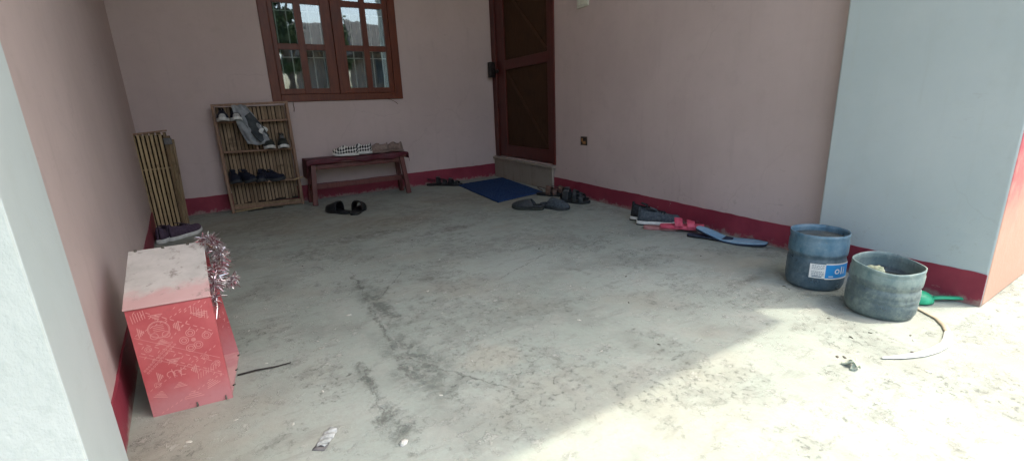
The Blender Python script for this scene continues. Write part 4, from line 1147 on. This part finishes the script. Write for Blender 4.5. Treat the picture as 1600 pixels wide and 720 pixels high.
# curved plastic strip
def strip_thing():
    P = [(2.262,.598),(2.234,.556),(2.199,.508),(2.150,.474),(2.098,.450),(2.035,.435),(1.982,.428),(1.91,.434),(1.844,.450),(1.78,.478),(1.723,.512)]
    t = thing('pipe_strip', 'curved half pipe strip, tan at one end and white at the other, on sunlit concrete', 'strip', (2.0,.47,0))
    def mk(P, wd, nm, m):
        b = MB(); n = len(P)
        def fn(u, v):
            s_ = u*(n-1); i = min(int(s_), n-2); f = s_-i
            p = Vector(P[i]).lerp(Vector(P[i+1]), f)
            d = (Vector(P[min(i+1,n-1)])-Vector(P[max(i-0,0)])).normalized(); nn_ = Vector((-d.y, d.x))
            a = math.pi*v; w = wd(u)
            q = p + nn_*w*math.cos(a)
            return (q.x-2.0, q.y-.47, .003+w*.55*math.sin(a))
        b.grid(fn, 40, 7); b.build(nm, m, t, solid=.0015)
    mk(P[:5], lambda u: .0075+.002*u, 'tan_end', M['striptan'])
    mk(P[4:], lambda u: .0125*(.85+.2*math.sin(u*math.pi))*(1-.7*u**6), 'white_end', M['strip'])
strip_thing()

# ------------------------------------------------------------------ litter
def crumple(name, mat, r, n, seed, sx=1., sy=1., sz=.35):
    rr = random.Random(seed); b = MB()
    def fn(u, v):
        th = math.pi*u; ph = 2*math.pi*v
        d = Vector((math.sin(th)*math.cos(ph), math.sin(th)*math.sin(ph), math.cos(th)))
        q = r*(1+.5*mnoise.noise(d*2.2+Vector((seed,0,0)))+.3*mnoise.noise(d*5+Vector((0,seed,0))))
        return (d.x*q*sx, d.y*q*sy, max(0, d.z)*q*sz+.0005)
    b.grid(fn, n, n+4); return b.build(name, mat)
lf = thing('leaf_litter', 'small clump of dry grey green leaves on the sunlit concrete', 'leaves', (1.594,.545,0))
for (dx,dy,rz,L_) in ((0,.008,1.9,.042),(.004,-.012,.4,.036),(-.010,-.014,2.6,.03),(.014,.006,1.2,.024)):
    b = MB(); ca, sa = math.cos(rz), math.sin(rz)
    def fn(u, v):
        x = (u-.5)*L_; y = (v-.5)*.022*math.sin(math.pi*min(.98,max(.02,u))); z = .004+.012*abs(v-.5)*2+.008*math.sin(u*5)
        return (dx+x*ca-y*sa, dy+x*sa+y*ca, z)
    b.grid(fn, 10, 5); b.build('leaf', M['leafdry'], lf, solid=.0012)
for (x,y,rz,lb) in ((1.625,.600,.4,'dark leaf crumb just behind the clump of dry leaves'),(1.64,.585,1.1,'tiny dark crumb touching the clump of dry leaves')):
    o = crumple('crumb', M['speck'], .006, 8, int(x*100), 1.4, .7); o.location = (x,y,0); o.rotation_euler = (0,0,rz); tag(o, lb, 'crumb', 'dark crumbs on the concrete')
wr = thing('flattened_wrapper', 'small flattened pale plastic wrapper lying on the floor at the front', 'wrapper', (.118,1.185,0), R(52))
b = MB(); b.grid(lambda u,v: ((u-.5)*.075, (v-.5)*.036*(1-.35*(2*u-1)**2), .003+.004*math.sin(v*math.pi)+.002*math.sin(u*22+v*5)), 24, 10); b.build('film', M['film'], wr, solid=.001)
b = MB(); b.grid(lambda u,v: (-.036+(u-.5)*.03, (v-.5)*.034, .002+.001*math.sin(u*8)), 6, 6); b.build('flap', M['greylining'], wr, solid=.001)
o = crumple('pebble', M['chip'], .010, 12, 3, 1.3, .9, .7); o.location = (.283,1.043,0); o.rotation_euler=(0,0,.6)
tag(o, 'cream white pebble on the floor at the front edge', 'pebble')
chips = [(.357,1.95,.010),(.048,1.302,.006),(-.203,1.389,.009),(.738,1.989,.010),(1.118,1.318,.009),(1.025,1.087,.005),(.62,1.30,.005),(.015,1.72,.006),(-.02,2.05,.005),(.20,1.78,.006),(-.09,1.42,.006),(.15,1.42,.006),(.22,2.15,.005),(1.32,1.62,.007),(.45,1.18,.006),(.98,2.4,.007),(1.77,2.68,.006),(1.95,.50,.009),(1.75,.40,.009),(1.45,.42,.007)]
chip0 = crumple('paint_chip', M['chip'], .007, 8, 21, 1.5, .8, .22)
places = ['tiny pale paint chip lying on the grey concrete floor']
for i, (x,y,r) in enumerate(chips):
    o = chip0 if i == 0 else chip0.copy()
    if i: COL.objects.link(o)
    o.location = (x,y,0); o.rotation_euler = (0,0,i*1.3); o.scale = (r/.0095,)*3
    tag(o, places[0], 'paint chip', 'pale paint chips scattered on the floor')
crumb0 = crumple('crumb', M['speck'], .006, 8, 33, 1.6, .7, .5)
for i, (x,y) in enumerate(((2.173,.619+.0),(1.892,.609),(1.803,.633),(2.168,1.52),(2.089,1.023),(2.07,.99),(1.98,.52),(1.85,.47),(1.40,1.32),(1.62,1.55),(1.0,2.9),(1.30,2.55),(1.55,2.2),(1.22,1.0),(.3,2.8),(2.0,2.05),(1.9,.75))):
    o = crumb0 if i == 0 else crumb0.copy()
    if i: COL.objects.link(o)
    o.location = (x,y,0); o.rotation_euler = (0,0,i*2.1); s_ = .55+.4*((i*7)%5)/5; o.scale = (s_,s_,s_)
    tag(o, 'tiny dark crumb lying on the grey concrete floor', 'crumb', 'tiny dark crumbs scattered on the floor')

# ------------------------------------------------------------------ yard opposite the porch (seen as reflections in the window)
nh = thing('neighbour_house', 'low grey house across the yard seen only as a reflection in the window', 'house', (6.2,-15,-.1))
conc = m_wall('weathered_render', (.13,.12,.105), (.18,.165,.145), (.08,.075,.07), .4, .9, .8)
b = MB(); b.box((-2.0,-3,0),(3.4,3,3.4)); b.build('wall', conc, nh)
b = MB(); b.prism([(-2.6,-3.5),(4,-3.5),(4,3.5),(-2.6,3.5)], 3.4, 3.52); b.add([(-2.6,-3.5,3.52),(4,-3.5,3.52),(4,3.5,3.52),(-2.6,3.5,3.52),(-2.4,0,5.2),(3,0,4.6)], [(0,1,5,4),(1,2,5),(2,3,4,5),(3,0,4)])
b.build('roof', simple('grey_roof_sheet', (.05,.048,.046), (.08,.075,.07), 3, .8), nh)
for x in (-1.3,.1,1.5,2.8):
    b = MB(); b.box((x-.35,3.002,2.1),(x+.35,3.02,3.1)); b.build('window', M['curtain'], nh)
leafm = simple('tree_leaf', (.035,.065,.022), (.085,.13,.045), 2.5, .7, 0)
barkm = simple('bark', (.08,.06,.045), (.14,.11,.085), 8, .9)
def tree(loc, h, cr, n, seed, label):
    t = thing('tree', label, 'tree', loc, 0, 'trees across the yard'); rr = random.Random(seed)
    b = MB(); b.tube([(0,0,0),(.05,.02,h*.3),(-.03,.05,h*.6),(0,0,h*.85)], [.14,.11,.07,.03], 8)
    for k in range(6):
        a = rr.uniform(0,6.28); z = h*rr.uniform(.35,.65); b.tube([(0,0,z),(math.cos(a)*cr*.4,math.sin(a)*cr*.4,z+h*.12),(math.cos(a)*cr*.75,math.sin(a)*cr*.75,z+h*.22)], [.05,.035,.015], 6)
    b.build('trunk', barkm, t)
    b = MB(); cl_ = [(Vector((rr.gauss(0,.5)*cr, rr.gauss(0,.5)*cr, h*.66+rr.gauss(0,.16)*h)), cr*rr.uniform(.25,.5)) for _ in range(22)]
    for k in range(n):
        c, r = cl_[k % len(cl_)]; p = c + Vector((rr.gauss(0,1),rr.gauss(0,1),rr.gauss(0,.8)))*r*.6
        d = Vector((rr.gauss(0,1),rr.gauss(0,1),rr.gauss(0,1))).normalized(); w = d.cross(Vector((rr.gauss(0,1),rr.gauss(0,1),rr.gauss(0,1)))).normalized()
        l = rr.uniform(.08,.16); b.add([p, p+d*l*.5+w*l*.3, p+d*l, p+d*l*.5-w*l*.3], [(0,1,2,3)])
    b.build('crown', leafm, t)
tree((2.30,-6.5,-.1), 5.6, .50, 14000, 1, 'bushy green tree across the yard reflected at the left of the window')
tree((5.35,-6.5,-.1), 5.6, .50, 14000, 2, 'dark green tree across the yard reflected at the right of the window')
tree((-5.5,-12,-.1), 5.0, 2.0, 5000, 3, 'tall green tree far left across the yard')
# shrub hedge
hd = thing('hedge', 'low leafy hedge along the far edge of the yard', 'hedge', (3.6,-5.2,-.1)); rr = random.Random(9); b = MB()
for k in range(9000):
    p = Vector((rr.uniform(-4,4), rr.gauss(0,.22), rr.random()**.7*1.5*(.8+.3*math.sin(k*.7)))); d = Vector((rr.gauss(0,1),rr.gauss(0,1),rr.gauss(0,1))).normalized(); w = d.cross(Vector((rr.gauss(0,1),rr.gauss(0,1),1))).normalized(); l = rr.uniform(.06,.12)
    b.add([p, p+d*l*.5+w*l*.3, p+d*l, p+d*l*.5-w*l*.3], [(0,1,2,3)])
b.build('foliage', leafm, hd)
b = MB()
for k in range(40): x = -3.9+.2*k; b.tube([(x,0,0),(x+.03,.04,.5)], [.012,.005], 5)
b.build('stems', barkm, hd)
def hillfn(u, v):
    x = -260+520*u; y = -110-160*v; z = -.1+ (4+13*v*(1-.2*v))*(.75+.4*mnoise.noise(Vector((x*.013,y*.011,1)))+.2*mnoise.noise(Vector((x*.05,y*.05,2))))
    return (x, y, z)
b = MB(); b.grid(hillfn, 80, 14); struct(b.build('hills', simple('wooded_hill', (.03,.05,.03), (.06,.085,.05), .08, .95, .3, 6)))

# ------------------------------------------------------------------ light
w = bpy.data.worlds.new('World'); S.world = w; w.use_nodes = True
nt = w.node_tree; bg = nt.nodes['Background']
sky = nt.nodes.new('ShaderNodeTexSky'); sky.sky_type = 'NISHITA'; sky.sun_disc = False
EL = 63.
az_vec = Vector((.81,-.587,0)).normalized()          # towards the sun
sky.sun_elevation = R(EL); sky.sun_rotation = math.atan2(az_vec.x, az_vec.y)
sky.air_density = 1.2; sky.dust_density = 5.0; sky.ozone_density = 1.0
nt.links.new(sky.outputs[0], bg.inputs[0]); bg.inputs[1].default_value = .15
sd = bpy.data.lights.new('sun', 'SUN'); sd.energy = 2.0; sd.angle = R(.6); sd.color = (.51,.475,.40)
so = bpy.data.objects.new('sun', sd); COL.objects.link(so)
dirv = -(az_vec*math.cos(R(EL)) + Vector((0,0,math.sin(R(EL)))))
so.rotation_euler = dirv.to_track_quat('-Z', 'Y').to_euler(); so.location = (4,-4,8)

# ------------------------------------------------------------------ camera
cam = bpy.data.cameras.new('camera'); co = bpy.data.objects.new('camera', cam); COL.objects.link(co)
RM = ((.84422461,-.171533,.50780039),(-.53458789,-.20099916,.82086243),(-.03873754,-.9644562,-.2613879))
mw = Matrix(((RM[0][0],-RM[0][1],-RM[0][2],0),(RM[1][0],-RM[1][1],-RM[1][2],0),(RM[2][0],-RM[2][1],-RM[2][2],.85),(0,0,0,1)))
co.matrix_world = mw
cam.sensor_width = 36; cam.sensor_fit = 'HORIZONTAL'; cam.lens = 722/1600*36; cam.clip_start = .02; cam.clip_end = 2000
S.camera = co
S.view_settings.view_transform = 'Standard'; S.view_settings.look = 'None'; S.view_settings.gamma = 1; S.view_settings.use_curve_mapping = False
S.view_settings.exposure = 2.12
S.cycles.max_bounces = 10; S.cycles.diffuse_bounces = 6; S.cycles.use_denoising = True
S.cycles.transparent_max_bounces = 12
S.cycles.caustics_reflective = False; S.cycles.caustics_refractive = False
